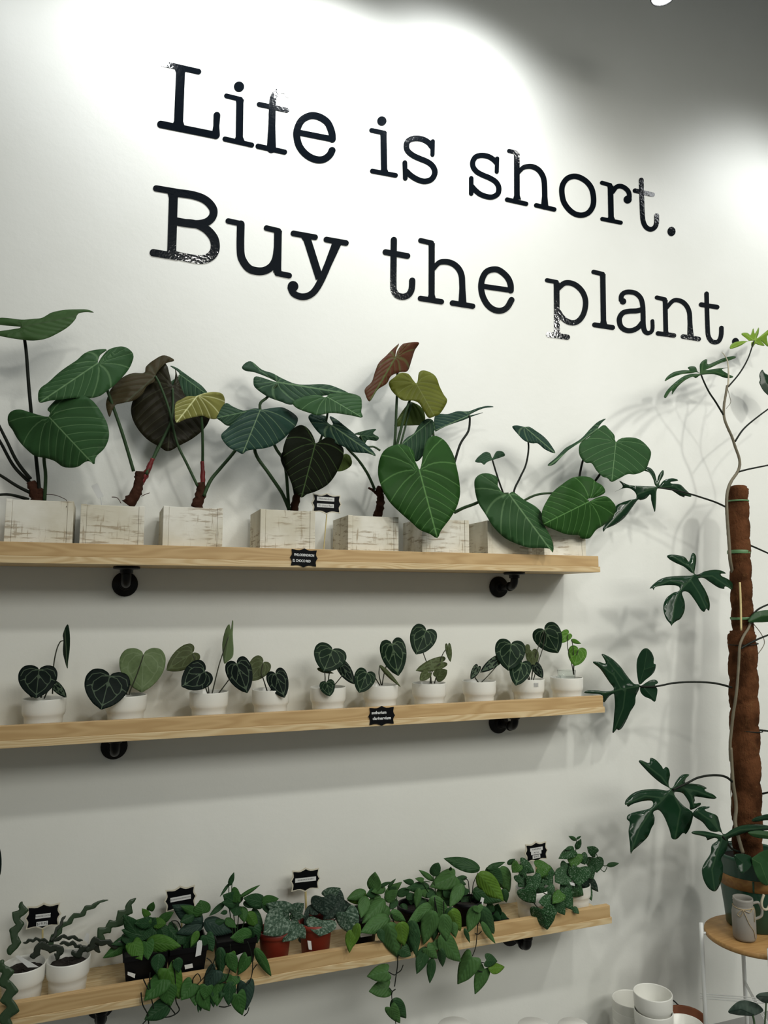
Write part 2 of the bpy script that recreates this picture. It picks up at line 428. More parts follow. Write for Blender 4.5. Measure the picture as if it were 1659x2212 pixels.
SH = {
 'lance': [(.22, .0), (.6, .07), (.9, .2), (1, .34), (.95, .48), (.8, .62), (.56, .76), (.3, .88), (.1, .96)],
 'heart': [(.25, -.06), (.6, -.12), (.88, -.06), (1, .1), (1, .28), (.9, .45), (.72, .62), (.46, .78), (.2, .91)],
 'ovate': [(.35, -.02), (.72, .04), (.95, .18), (1, .36), (.93, .54), (.74, .72), (.44, .87), (.16, .96)],
 'anth': [(.10, -.09), (.40, -.17), (.76, -.13), (.97, .04), (1.0, .24), (.92, .45), (.72, .66), (.42, .85), (.16, .95)],
}
CANON = {}
def canon(shape, kind, var, asp):
    key = (shape, kind, var, asp)
    if key in CANON: return CANON[key]
    h = SH[shape]; a = asp/2
    out = [(0, 0)]+[(x*a, y) for x, y in h]+[(0, 1.0)]+[(-x*a*.96, y) for x, y in reversed(h)]
    lines = [[(0, 0.01), (0, .98)]]
    if shape == 'anth':
        for s in (1, -1):
            lines.append([(0, .01), (s*.34*a, .04), (s*.62*a, .22), (s*.62*a, .42), (s*.38*a, .66), (s*.08*a, .84)])
            lines.append([(0, .01), (s*.42*a, -.05), (s*.76*a, .02), (s*.88*a, .2)])
            lines.append([(0, .18), (s*.36*a, .46), (s*.5*a, .52)])
            lines.append([(s*.62*a, .30), (s*.86*a, .38)])
    V2, T = leaf_tris(out, lines, .055 if shape == 'anth' else .095)
    uv = [(x/a, y) for x, y in V2]
    ph, sp = vein_attr(uv, a, 5.5 if shape != 'lance' else 7)
    if shape == 'anth': ph = [.5]*len(V2); sp = [1]*len(V2)
    md = [min(segd(p, q, c) for l in lines for q, c in zip(l, l[1:])) for p in V2]
    fo = (.25, .45, .12)[var % 3]; dr = (.10, .20, .03)[var % 3]; tw = (.1, -.12, .0)[var % 3]
    V3 = [Vector((x, y, -fo*abs(x)*.8-dr*max(0, y)**2+tw*x*y+.012*math.sin(y*9+x*6))) for x, y in V2]
    nn = Vector((0, 0, 0))
    for q in T: nn += (V3[q[1]]-V3[q[0]]).cross(V3[q[2]]-V3[q[0]])
    if nn.z < 0: T = [(q[0], q[2], q[1]) for q in T]
    me = solid(V3, T, .009, {'phase': ph, 'spacing': sp, 'md': md})
    for m in L[kind]: me.materials.append(m)
    CANON[key] = me; return me
def leaf(parent, shape, kind, b, t, w, Yb, Yt, tf=None, roll=0, var=None, name='leaf'):
    """one blade from attachment b to tip t (image points), w = visible width in image px"""
    if tf: s = tf(1, 0)[0]-tf(0, 0)[0]; b = tf(*b); t = tf(*t); w = w*s
    pb, pt = at(b[0], b[1], Yb), at(t[0], t[1], Yt)
    d = pt-pb; Ln = d.length; d.normalize()
    view = (cC-pb); dist = view.dot(cF)*-1
    nv_ = view-d*view.dot(d); nv_.normalize()
    x = d.cross(nv_); x.normalize()
    ra = math.radians(roll); nr = nv_*math.cos(ra)+x*math.sin(ra); xr = d.cross(nr)
    Wm = w*dist/FPX/max(.25, math.cos(ra))
    if var is None: var = R_.randrange(3)
    asp = round(max(.12, min(1.3, Wm/Ln))*5)/5 or .2
    me = canon(shape, kind, var, asp)
    o = bpy.data.objects.new(name, me); COL.objects.link(o)
    sx = Wm/asp
    mat = Matrix((xr*sx, d*Ln, nr*Ln)).transposed().to_4x4(); mat.translation = pb
    o.parent = parent
    o.matrix_parent_inverse = Matrix.Translation(-Vector(parent.location))
    loc, rot, sc = mat.decompose()
    o.location = loc; o.rotation_mode = 'QUATERNION'; o.rotation_quaternion = rot; o.scale = sc
    return o
def stem(parent, pts, r0, r1=None, Y0=-.1, Y1=-.1, tf=None, mat='petiole', name='petiole', seg=7, wob=0, n=6):
    if 'climbing' in (parent.name + (parent.parent.name if parent.parent else '')): r0 *= 1.3; r1 = (r1 or r0)*1.3
    bm = BM(); tube(bm, pxpts(pts, Y0, Y1, tf), r0, r1, seg, n, wob)
    return obj(name, bm, M[mat], parent, True)
# ------------------------------------------------------------------ room shell
bm = BM(); box(bm, -3.2, 4.6, 0, .12, -.02, 4.6); struct('wall_back', bm, M['wall'])
bm = BM(); box(bm, -3.2, 4.6, -3.4, .12, -.12, -.0); struct('floor', bm, M['floor'])
bm = BM(); box(bm, -3.2, 4.6, -3.4, .12, 4.6, 4.7); struct('ceiling', bm, M['dark_ceiling'])
# ------------------------------------------------------------------ wall lettering
def ribbon(bm, pts, w, smooth, closed, yoff, caps=True):
    P = [Vector((a, b, 0)) for a, b in pts]
    if smooth: P = crom(P, 7, closed)
    n = len(P)
    Wd = w if isinstance(w, (list, tuple)) else [w, w]
    Lr, Rr = [], []
    for i, p in enumerate(P):
        if closed: t = P[(i+1) % n]-P[i-1]
        else: t = P[min(i+1, n-1)]-P[max(i-1, 0)]
        t.normalize(); nn = Vector((-t.y, t.x, 0))
        q = i/max(1, n-1)*(len(Wd)-1); k = min(int(q), len(Wd)-2); ww = Wd[k]+(Wd[k+1]-Wd[k])*(q-k)
        Lr.append(p+nn*ww/2); Rr.append(p-nn*ww/2)
    mk = lambda v: bm.verts.new(at(v.x, v.y, -.0016-yoff))
    l = [mk(v) for v in Lr]; r = [mk(v) for v in Rr]; fs = []
    for i in range(n if closed else n-1):
        j = (i+1) % n
        fs.append(bm.faces.new((l[i], r[i], r[j], l[j])))
    if not closed and caps:
        for i, dirn, a, b in ((0, -1, l[0], r[0]), (n-1, 1, r[-1], l[-1])):
            t = (P[min(i+1, n-1)]-P[max(i-1, 0)]).normalized()*dirn
            rad = (Lr[i]-Rr[i]).length/2; nn = (Lr[i]-Rr[i]).normalized()
            s = 1 if dirn < 0 else -1
            arc = [mk(P[i]+nn*s*math.cos(th)*rad+t*math.sin(th)*rad) for th in [math.pi*k/9 for k in range(1, 9)]]
            fs.append(bm.faces.new([b]+[a]+arc) if True else None)
    return fs
def ST(a, b, w, fl=1.45, fs=1.45):
    lp = lambda t: (a[0]+(b[0]-a[0])*t, a[1]+(b[1]-a[1])*t)
    return ([a, lp(.09), lp(.5), lp(.91), b], [w*fl, w, w, w, w*fs], 'flat')
def letter(parent, tf, strokes, dots=(), name='letter'):
    bm = BM(); s = tf(1, 0)[0]-tf(0, 0)[0]; k = 0; fs = []
    for st in strokes:
        pts, w, sm = st[:3]; cl = len(st) > 3
        ws = [q*s for q in w] if isinstance(w, (list, tuple)) else w*s
        fs += ribbon(bm, [tf(*p) for p in pts], ws, sm is True, cl, k*.00004, sm != 'flat'); k += 1
    for d in dots:
        cx, cy, rx, ry = d if len(d) == 4 else (*d, d[2])
        x, y = tf(cx, cy)
        fs.append(bm.faces.new([bm.verts.new(at(x+rx*s*math.cos(a), y+ry*s*math.sin(a), -.0017-k*.00004)) for a in [2*math.pi*q/24 for q in range(24)]])); k += 1
    bmesh.ops.recalc_face_normals(bm, faces=fs)
    for f in bm.faces:
        if f.normal.y > 0: f.normal_flip()
    ex = bmesh.ops.extrude_face_region(bm, geom=list(bm.faces))
    for v in [g for g in ex['geom'] if isinstance(g, bmesh.types.BMVert)]: v.co.y += .0013
    bmesh.ops.recalc_face_normals(bm, faces=list(bm.faces))
    return obj(name, bm, M['vinyl'], parent)
T1 = TF(320, 110, 3.95); T2 = TF(780, 230, 8.295); T3 = TF(1000, 300, 6.9125); T4 = TF(1190, 350, 5.72)
T5 = TF(310, 380, 3.6065); T6 = TF(810, 490, 5.184); T7 = TF(1160, 560, 6.9125); T8 = TF(1390, 600, 6.167)
def sl(a, b, w): return ([a, b], w, False)
ln = thing('wall_lettering', 'black vinyl words reading Life is short. on the upper white wall', 'wall lettering', at(900, 300, 0))
letter(ln, T1, [sl((130, 108), (430, 176), 48), ST((278, 140), (258, 645), 78), sl((108, 625), (572, 718), 62), ([(578, 716), (582, 640), (587, 548)], [70, 52, 58], False)])
letter(ln, T1, [sl((668, 382), (790, 412), 40), ST((783, 412), (778, 765), 62, 1.15), sl((655, 750), (885, 802), 42)], [(776, 304, 44)])
letter(ln, T1, [([(1052, 830), (1056, 640), (1062, 450), (1074, 385), (1107, 345), (1152, 335), (1195, 352)], [80, 60, 58, 56, 54, 54, 52], True), sl((948, 455), (1185, 505), 42), sl((938, 812), (1165, 862), 44)], [(1196, 364, 32)])
letter(ln, T1, [sl((1285, 695), (1572, 752), 50), ([(1572, 752), (1566, 690), (1530, 610), (1460, 562), (1385, 552), (1310, 592), (1272, 670), (1270, 740), (1295, 820), (1350, 884), (1420, 922), (1490, 926), (1545, 892), (1570, 848)], 60, True)])
letter(ln, T2, [sl((188, 425), (420, 474), 84), ST((402, 474), (415, 1185), 112, 1.05), sl((202, 1155), (620, 1232), 84)], [(373, 258, 84)])
letter(ln, T2, [([(1265, 712), (1210, 645), (1110, 588), (990, 568), (880, 592), (822, 650), (815, 740), (850, 810), (940, 880), (1060, 935), (1180, 985), (1270, 1050), (1320, 1140), (1312, 1230), (1250, 1310), (1140, 1340), (1020, 1310), (900, 1240), (815, 1160)], 100, True), sl((1286, 622), (1280, 862), 76), sl((785, 1004), (793, 1284), 86)])
letter(ln, T3, [([(500, 352), (450, 302), (370, 258), (270, 245), (190, 270), (148, 340), (155, 420), (210, 490), (300, 540), (400, 582), (490, 640), (535, 720), (525, 810), (460, 860), (380, 865), (270, 830), (190, 770), (138, 712)], 78, True), sl((512, 292), (506, 488), 62), sl((125, 588), (125, 814), 68)])
letter(ln, T3, [sl((690, 178), (800, 205), 60), ST((805, 205), (808, 905), 84, 1.05), ([(830, 500), (895, 432), (970, 410), (1050, 417), (1130, 462), (1190, 545), (1215, 640), (1222, 800), (1222, 905), (1222, 1000)], [60, 72, 78, 80, 80, 80, 110], True), sl((660, 905), (945, 968), 66), sl((1095, 990), (1365, 1052), 66)])
letter(ln, T4, [([(285, 175), (200, 205), (145, 285), (137, 380), (160, 490), (220, 580), (300, 640), (390, 655), (470, 620), (520, 540), (528, 440), (505, 330), (450, 250), (370, 195)], 67, True, 1)])
letter(ln, T4, [sl((632, 255), (735, 284), 50), ST((737, 290), (745, 712), 68, 1.1), ([(765, 365), (808, 310), (862, 297), (920, 322), (962, 370), (972, 430)], 58, True), sl((636, 702), (865, 748), 50)], [(950, 462, 50)])
letter(ln, T4, [([(1118, 222), (1124, 430), (1132, 640), (1142, 730), (1172, 797), (1225, 830), (1275, 815), (1305, 760), (1308, 662)], 59, True), sl((1040, 352), (1258, 402), 55)])
letter(ln, T4, [], [(1492, 857, 49, 58)], 'full_stop')
l2 = thing('wall_lettering', 'black vinyl words reading Buy the plant. below the first line', 'wall lettering', at(900, 600, 0))
letter(l2, T5, [sl((98, 96), (300, 130), 48), ST((234, 125), (219, 622), 70, 1.4), ([(230, 128), (380, 148), (480, 185), (540, 250), (541, 310), (500, 355), (430, 374), (340, 368), (240, 350)], 62, True), ([(240, 360), (380, 368), (480, 408), (545, 480), (559, 560), (530, 620), (460, 650), (360, 640), (230, 612)], [50, 62, 70, 72, 64, 60], True), sl((76, 597), (260, 628), 56)])
letter(l2, T5, [sl((660, 350), (762, 372), 42), ([(758, 376), (756, 580), (775, 660), (830, 725), (920, 742), (990, 712), (1030, 650), (1045, 560)], 60, True), ST((1048, 425), (1043, 752), 60, 1.05, 1.1), sl((958, 405), (1052, 427), 42), sl((1042, 757), (1135, 776), 44)])
letter(l2, T5, [sl((1168, 447), (1337, 477), 44), ST((1268, 470), (1372, 800), 60, 1.3, 1), sl((1425, 495), (1578, 522), 44), ([(1506, 525), (1450, 660), (1390, 800), (1340, 888), (1290, 930), (1230, 940), (1170, 915), (1145, 870)], [72, 56, 54, 52, 52, 50, 46], True)], [(1165, 860, 42)])
letter(l2, T6, [([(212, 146), (209, 380), (207, 640), (215, 715), (250, 765), (315, 782), (375, 760), (410, 700), (418, 602)], 70, True), sl((118, 282), (364, 325), 65)])
letter(l2, T6, [sl((512, 152), (635, 180), 56), ST((636, 182), (635, 812), 68, 1.05), ([(655, 470), (715, 403), (790, 390), (870, 410), (935, 465), (970, 540), (978, 640), (980, 760), (980, 855)], [50, 62, 66, 68, 68, 92], True), sl((510, 800), (745, 838), 60), sl((868, 852), (1095, 888), 60)])
letter(l2, T6, [sl((1205, 664), (1522, 710), 58), ([(1522, 712), (1518, 640), (1480, 560), (1400, 490), (1330, 475), (1250, 502), (1203, 580), (1190, 680), (1210, 780), (1260, 870), (1330, 925), (1410, 938), (1480, 902), (1530, 818)], 67, True)])
letter(l2, T7, [sl((150, 312), (295, 340), 62), ST((293, 345), (300, 1140), 84, 1.05), ([(320, 430), (400, 362), (480, 350), (580, 385), (670, 470), (720, 580), (725, 700), (690, 830), (620, 920), (540, 948), (450, 925), (370, 860), (325, 790)], 80, True), sl((176, 1122), (455, 1162), 78)])
letter(l2, T7, [sl((846, 188), (982, 220), 66), ST((983, 222), (995, 985), 80, 1.05), sl((862, 978), (1130, 1018), 74)])
letter(l2, T7, [([(1258, 605), (1265, 540), (1310, 498), (1390, 488), (1480, 510), (1550, 580), (1578, 680), (1585, 800), (1588, 960), (1600, 1045), (1625, 1088), (1660, 1102), (1707, 1082), (1727, 1027), (1725, 922)], [72, 72, 72, 74, 74, 60, 56], True), ([(1570, 748), (1490, 770), (1380, 775), (1290, 797), (1240, 860), (1232, 930), (1260, 1010), (1330, 1058), (1420, 1062), (1510, 1020), (1570, 950)], 76, True)], [(1286, 628, 48)])
letter(l2, T8, [sl((180, 262), (287, 288), 56), ST((290, 295), (300, 752), 62, 1.1), ([(315, 395), (380, 318), (440, 296), (520, 320), (580, 380), (612, 460), (620, 560), (624, 680), (628, 775)], [50, 58, 62, 62, 62, 84], True), sl((195, 740), (408, 768), 60), sl((528, 782), (738, 815), 60)])
letter(l2, T8, [([(842, 212), (848, 440), (855, 660), (865, 770), (900, 835), (950, 858), (1005, 840), (1035, 770), (1040, 668)], 60, True), sl((770, 357), (982, 390), 62)])
letter(l2, T8, [], [(1228, 850, 46, 50)], 'full_stop')
# ------------------------------------------------------------------ shelves
SHZ = [1.512, 1.083, .472]; SW = .2; XR = 1.461; XL = -.62
SHL = ['pine ledge shelf, topmost, carrying the square whitewashed planters', 'pine ledge shelf in the middle, carrying the small white pots', 'pine ledge shelf, lowest, crowded with trailing plants']
for i, z in enumerate(SHZ):
    t = thing('wall_shelf', SHL[i], 'shelf', (.4, -.1, z), 'pine ledge shelves on the wall')
    bm = BM(); box(bm, XL, XR, -SW, -.0005, z, z+.0175, .001); obj('shelf_board', bm, M['board'], t)
    bm = BM(); box(bm, XL, XR-.005, -SW+.0008, -SW+.0185, z+.0176, z+.0505, .0012); obj('front_lip', bm, M['lip'], t)
def bracket(x, z, label, drop=0.0):
    t = thing('pipe_bracket', label, 'shelf bracket', (x, 0, z), 'black pipe brackets under the shelves')
    zc = z-.044-drop; Yp = -.105
    def disc(bm, c, ax, prof, seg=28):
        b2 = BM(); lathe(b2, prof, (0, 0, 0), seg, True, True)
        m = Matrix.Translation(c) @ (Matrix.Rotation(math.pi/2, 4, 'X') if ax == 'y' else Matrix.Rotation(math.pi, 4, 'X'))
        bmesh.ops.transform(b2, matrix=m, verts=list(b2.verts)); me = bpy.data.meshes.new('x'); b2.to_mesh(me); b2.free(); bm.from_mesh(me)
    fl = [(.033, 0), (.034, .002), (.034, .005), (.032, .0065), (.018, .008), (.0165, .010), (.0165, .017), (.0155, .018)]
    bm = BM(); disc(bm, (x, -.0005, zc), 'y', fl); obj('wall_flange', bm, M['pipe'], t, True)
    bm = BM(); disc(bm, (x, Yp, z-.0005), 'z', fl); obj('shelf_flange', bm, M['pipe'], t, True)
    bm = BM(); tube(bm, [(x, -.015, zc), (x, Yp+.028, zc)], .0095, .0095, 14, 3); obj('pipe', bm, M['pipe'], t, True)
    bm = BM(); tube(bm, [(x, Yp, zc+.022), (x, Yp, z-.015)], .0095, .0095, 14, 3); obj('pipe', bm, M['pipe'], t, True)
    bm = BM()
    R0 = .022; pts = [(x, Yp+R0+.006, zc)]+[(x, Yp+R0-R0*math.sin(a), zc+R0-R0*math.cos(a)) for a in [math.pi/2*k/8 for k in range(9)]]+[(x, Yp, zc+R0+.006)]
    tube(bm, pts, .0122, .0122, 16, raw=True)
    tube(bm, [(x, Yp+R0+.004, zc), (x, Yp+R0+.012, zc)], .0145, .0145, 16, 2); tube(bm, [(x, Yp, zc+R0+.004), (x, Yp, zc+R0+.012)], .0145, .0145, 16, 2)
    obj('elbow', bm, M['pipe'], t, True)
for (x, i, lb) in ((.058, 0, 'black pipe bracket under the left part of the top shelf'), (1.209, 0, 'black pipe bracket near the right end of the top shelf'),
                   (.047, 1, 'black pipe bracket under the left part of the middle shelf'), (1.20, 1, 'black pipe bracket near the right end of the middle shelf'),
                   (.04, 2, 'black pipe bracket mostly hidden under the left part of the lowest shelf'), (1.23, 2, 'black pipe bracket near the right end of the lowest shelf')):
    bracket(x, SHZ[i], lb, .030 if i == 2 else 0)
# ------------------------------------------------------------------ ceiling spot lamp that shows at the top edge
lp = at(1432, -5, -.42)
t = thing('ceiling_spotlight', 'glowing round spotlight at the top edge of the picture', 'lamp', lp)
bm = BM(); lathe(bm, [(.0345, .004), (.030, .0), (.0, -.001)], (lp.x, lp.y, lp.z), 32, False); obj('lens', bm, M['glow'], t, True)
bm = BM(); lathe(bm, [(.035, .0), (.038, .0), (.039, .003), (.039, .075), (.030, .085), (.006, .087)], (lp.x, lp.y, lp.z), 32, False); obj('housing', bm, M['lampbody'], t, True)
bm = BM(); tube(bm, [(lp.x, lp.y, lp.z+.08), (lp.x, lp.y, 4.6)], .006, .006, 10, 2); obj('hanging_rod', bm, M['lampbody'], t, True)
# ------------------------------------------------------------------ top shelf: eight philodendrons in whitewashed boxes
A_ = TF(0, 640, 2.9625); B_ = TF(440, 700, 2.9625); C_ = TF(900, 800, 2.9625)
ZB = SHZ[0]+.0178; YF = -.179; BW = .152
def planter(i, xr, ytop, label, trunk, tl=None):
    P = at(xr, ytop, YF); x1 = P.x; x0 = x1-BW; h = P.z-ZB
    t = thing('potted_philodendron', label, 'potted plant', ((x0+x1)/2, YF+.075, ZB), 'philodendrons in whitewashed boxes on the top shelf')
    th = .014; y0, y1 = YF, YF+.15
    bm = BM()
    box(bm, x0, x0+th, y0, y1, ZB, ZB+h, .0012); box(bm, x1-th, x1, y0, y1, ZB, ZB+h, .0012)
    box(bm, x0+th+.0004, x1-th-.0004, y0+.001, y0+th, ZB, ZB+h-.001, .0012); box(bm, x0+th+.0004, x1-th-.0004, y1-th, y1-.001, ZB, ZB+h-.001, .0012)
    box(bm, x0+th, x1-th, y0+th, y1-th, ZB, ZB+.01)
    obj('planter_box', bm, M['wash'], t)
    bm = BM(); bmesh.ops.create_grid(bm, x_segments=14, y_segments=14, size=.5, matrix=Matrix.Translation(((x0+x1)/2, (y0+y1)/2, ZB+h-.016)) @ Matrix.Diagonal((BW-.03, .12, 1, 1)))
    for v in bm.verts: v.co.z += R_.uniform(-.003, .006)
    obj('soil', bm, M['soil'], t, True)
    if trunk:
        for pts, r0, r1, mt, nm in trunk:
            stem(t, pts, r0, r1, -.105, -.115, None, mt, nm, 10, .22)
    return t
def pet(lf, pts, Y0, Y1, tf, r=.0034, mat='petiole', r1=None):
    r *= 1.15
    return stem(lf, pts, r, r1 or r*.8, Y0, Y1, tf, mat)
# plant 1
p1 = planter(0, 160, 1083, 'philodendron in the leftmost whitewashed box, its highest leaf held flat like a parasol',
    [([(82, 1092), (76, 1065), (66, 1040)], .017, .010, 'bark', 'trunk'), ([(84, 1090), (88, 1070), (84, 1055)], .013, .008, 'bark', 'trunk')])
f = traced(p1, 'greenunder', (140, 198), (600, 104), [(20, 185), (-90, 172), (-60, 150), (0, 138), (60, 141), (140, 150), (210, 145), (270, 138), (330, 105), (410, 88), (490, 84), (560, 86)],
    [(60, 215), (-60, 235), (40, 262), (150, 279), (220, 283), (290, 272), (350, 247), (430, 200), (480, 150), (500, 112), (550, 101)], -.16, -.13, A_, su=-.55, fold=-.15)
pet(f, [(260, 1330), (238, 1100), (205, 800), (183, 560), (165, 330), (140, 198)], -.11, -.155, A_, .0042, 'petiole_dark')
f = traced(p1, 'philo2', (312, 770), (603, 1080), [(320, 745), (303, 725), (330, 690), (380, 645), (440, 625), (510, 628), (575, 655), (620, 700), (665, 770), (690, 830), (697, 900), (670, 970), (620, 1020), (608, 1050)],
    [(300, 770), (270, 765), (200, 745), (130, 725), (75, 735), (50, 770), (55, 820), (80, 855), (110, 910), (150, 960), (220, 1020), (290, 1035), (350, 1055), (400, 1090), (450, 1097), (500, 1090), (545, 1060), (578, 1058)], -.19, -.255, A_, su=.06, ripple=.007)
pet(f, [(285, 1310), (292, 1150), (282, 1030), (300, 900), (312, 775)], -.115, -.18, A_, .0040, 'petiole')
stem(p1, [(195, 1170), (110, 1060), (40, 920), (-40, 760)], .0050, .0032, -.11, -.16, A_, 'petiole_dark')
stem(p1, [(200, 1200), (90, 1090), (0, 930), (-60, 850)], .0048, .0032, -.10, -.13, A_, 'petiole_dark')
stem(p1, [(210, 1265), (110, 1215), (0, 1145), (-90, 1100)], .0046, .0032, -.11, -.17, A_, 'petiole_dark')
stem(p1, [(180, 1300), (110, 1280), (40, 1268), (-60, 1275)], .0044, .003, -.12, -.18, A_, 'petiole_dark')
stem(p1, [(298, 1268), (350, 1272), (400, 1290), (428, 1310), (425, 1350)], .0009, .0007, -.13, -.18, A_, 'bark', 'aerial_root', 5)
# plant 2
p2 = planter(1, 313, 1094, 'philodendron in the second box from left with one huge blackish leaf underside',
    [([(275, 1090), (292, 1068), (300, 1040), (302, 1018)], .0165, .011, 'bark', 'trunk'), ([(300, 1045), (312, 1030), (322, 1010), (330, 990)], .010, .005, 'red_sheath', 'trunk')])
f = traced(p2, 'philo2', (626, 428), (253, 680), [(640, 378), (685, 340), (600, 345), (540, 366), (490, 410), (430, 450), (370, 495), (310, 550), (262, 585), (244, 622)],
    [(650, 390), (694, 343), (762, 322), (812, 330), (852, 368), (848, 415), (815, 480), (740, 562), (690, 602), (640, 637), (575, 652), (480, 650), (400, 660), (320, 668)], -.15, -.215, A_, su=.30, fold=.15)
pet(f, [(855, 1120), (790, 900), (725, 710), (690, 610), (650, 500), (626, 430)], -.11, -.145, A_, .0040)
f = traced(p2, 'maroon', (1105, 575), (1075, 992), [(1122, 500), (1118, 445), (1150, 560), (1190, 640), (1260, 690), (1345, 715), (1340, 790), (1300, 855), (1230, 912), (1150, 955)],
    [(1085, 500), (1060, 430), (1000, 480), (950, 540), (900, 590), (858, 650), (838, 720), (850, 790), (890, 860), (950, 922), (1020, 962)], -.075, -.10, A_, fold=.16, ripple=.003)
pet(f, [(935, 1140), (985, 1030), (1040, 920), (1095, 800), (1108, 690), (1105, 590)], -.115, -.083, A_, .0044, 'petiole', .003)
f = traced(p2, 'philo', (1150, 500), (1340, 640), [(1088, 445), (1130, 458), (1170, 485), (1240, 535), (1300, 582)], [(1085, 560), (1125, 640), (1180, 672), (1250, 668), (1315, 656)], -.05, -.06, A_, su=-.3)
pet(f, [(930, 1130), (1010, 960), (1090, 700), (1150, 505)], -.10, -.052, A_, .003)
for q in ([(715, 1285), (750, 1290), (775, 1325)], [(905, 1280), (930, 1268), (958, 1258)]): stem(p2, q, .0011, .0008, -.16, -.16, A_, 'bark', 'aerial_root', 5)
# plant 3
p3 = planter(2, 482, 1098, 'philodendron in the third box from the left with one small yellow-green young leaf',
    [([(424, 1097), (434, 1065), (432, 1042)], .0155, .010, 'bark', 'trunk'), ([(437, 1058), (438, 1025), (437, 996)], .0075, .0045, 'red_sheath', 'leaf_sheath')])
f = traced(p3, 'brownfold', (995, 510), (700, 772), [(1010, 480), (1060, 430), (1117, 410), (1050, 378), (985, 408), (935, 450), (922, 490), (850, 492), (780, 522), (720, 580), (690, 640), (678, 700)],
    [(988, 545), (940, 575), (912, 625), (860, 665), (790, 682), (740, 695), (718, 732)], -.085, -.15, A_, su=.35, fold=.1)
pet(f, [(1265, 1215), (1200, 1080), (1130, 930), (1080, 720), (1025, 570), (995, 512)], -.12, -.09, A_, .0034)
f = traced(p3, 'cream', (1265, 635), (1128, 808), [(1246, 640), (1200, 640), (1160, 660), (1125, 682), (1118, 742)], [(1300, 622), (1360, 612), (1415, 620), (1437, 652), (1435, 702), (1415, 760), (1380, 786), (1340, 782), (1300, 766), (1260, 770), (1190, 786)], -.165, -.20, A_, su=-.35, fold=.25, nv=5)
pet(f, [(1297, 1060), (1297, 920), (1290, 780), (1270, 640)], -.115, -.155, A_, .0036)
f = traced(p3, 'philo', (352, 545), (85, 600), [(300, 548), (250, 553), (190, 530), (140, 506), (100, 560)], [(310, 600), (250, 625), (200, 645), (150, 650), (110, 622)], -.11, -.13, B_, su=.3)
pet(f, [(0, 1100), (45, 1000), (110, 920), (200, 812), (300, 660), (352, 548)], -.12, -.112, B_, .0046)
# plant 4
p4 = planter(3, 681, 1104, 'philodendron in the fourth box from the left with one almost black heart-shaped leaf in front',
    [([(634, 1104), (640, 1078), (646, 1060)], .014, .008, 'bark', 'trunk'), ([(638, 1090), (642, 1072), (640, 1058)], .009, .005, 'red_sheath', 'leaf_sheath')])
f = traced(p4, 'philo', (470, 372), (930, 446), [(420, 345), (330, 310), (262, 297), (246, 270), (300, 238), (372, 292), (440, 315), (500, 347), (580, 381), (650, 388), (760, 385), (830, 398)],
    [(440, 365), (335, 335), (318, 375), (335, 412), (410, 465), (490, 495), (560, 516), (640, 490), (720, 465), (830, 452)], -.115, -.12, B_, su=-.55, fold=.1, nv=8)
pet(f, [(545, 1180), (520, 900), (455, 780), (360, 540), (410, 465), (470, 385)], -.11, -.12, B_, .0042, 'petiole')
f = traced(p4, 'philo2', (788, 465), (1015, 598), [(800, 450), (850, 443), (920, 440), (1000, 465), (1012, 520), (1008, 562)], [(770, 468), (740, 455), (660, 460), (600, 480), (568, 505), (600, 540), (680, 570), (735, 583), (800, 570), (860, 572), (950, 586)], -.17, -.22, B_, su=-.5, fold=.12)
pet(f, [(600, 1150), (640, 960), (740, 760), (790, 590), (788, 480)], -.10, -.16, B_, .0034)
f = traced(p4, 'bluegreen', (362, 548), (248, 832), [(385, 545), (440, 537), (500, 533), (550, 555), (590, 585), (603, 610), (590, 650), (555, 690), (510, 735), (450, 775), (390, 795), (320, 803), (275, 812)],
    [(345, 540), (300, 545), (255, 575), (200, 620), (150, 670), (112, 710), (130, 755), (170, 795), (215, 815)], -.165, -.235, B_, su=-.1, fold=.2)
pet(f, [(548, 1188), (500, 1080), (420, 960), (330, 820), (345, 680), (362, 550)], -.115, -.155, B_, .0048)
f = traced(p4, 'dark', (715, 765), (625, 1110), [(740, 750), (790, 725), (840, 742), (890, 790), (895, 830), (880, 890), (840, 970), (790, 1030), (720, 1070), (660, 1090)],
    [(710, 740), (685, 690), (650, 655), (610, 648), (560, 682), (525, 740), (505, 820), (520, 900), (550, 990), (580, 1060)], -.185, -.225, B_, fold=.25, nv=6)
pet(f, [(590, 1110), (565, 1000), (500, 850), (600, 760), (715, 768)], -.11, -.178, B_, .0038, 'petiole_dark')
# plant 5
p5 = planter(4, 861, 1117, 'philodendron in the fifth box from the left with tall rust and olive coloured leaves',
    [([(815, 1118), (822, 1085), (820, 1062), (822, 1050)], .0135, .009, 'bark', 'trunk'), ([(822, 1075), (810, 1062), (796, 1054)], .006, .003, 'bark', 'leaf_sheath')])
f = traced(p5, 'bluegreen', (815, 645), (1100, 845), [(828, 640), (805, 590), (850, 610), (900, 650), (950, 690), (1000, 735), (1050, 780), (1085, 815)],
    [(790, 625), (785, 592), (730, 580), (690, 575), (670, 592), (680, 622), (730, 690), (790, 735), (860, 770), (920, 795), (960, 820), (1050, 828)], -.15, -.20, B_, su=-.3, fold=.2)
pet(f, [(1095, 1060), (1050, 960), (990, 870), (925, 800), (860, 720), (815, 650)], -.115, -.14, B_, .0038)
f = traced(p5, 'philo', (1000, 712), (1120, 725), [(960, 705), (1030, 682), (1102, 672), (1085, 700)], [(985, 737), (1030, 762), (1050, 742), (1105, 747)], -.09, -.10, B_, nv=4)
pet(f, [(1130, 810), (1090, 786), (1040, 780), (1005, 716)], -.10, -.092, B_, .0028)
f = traced(p5, 'olive2', (910, 830), (850, 940), [(940, 850), (947, 900), (900, 936)], [(880, 850), (862, 900)], -.10, -.11, B_, nv=4)
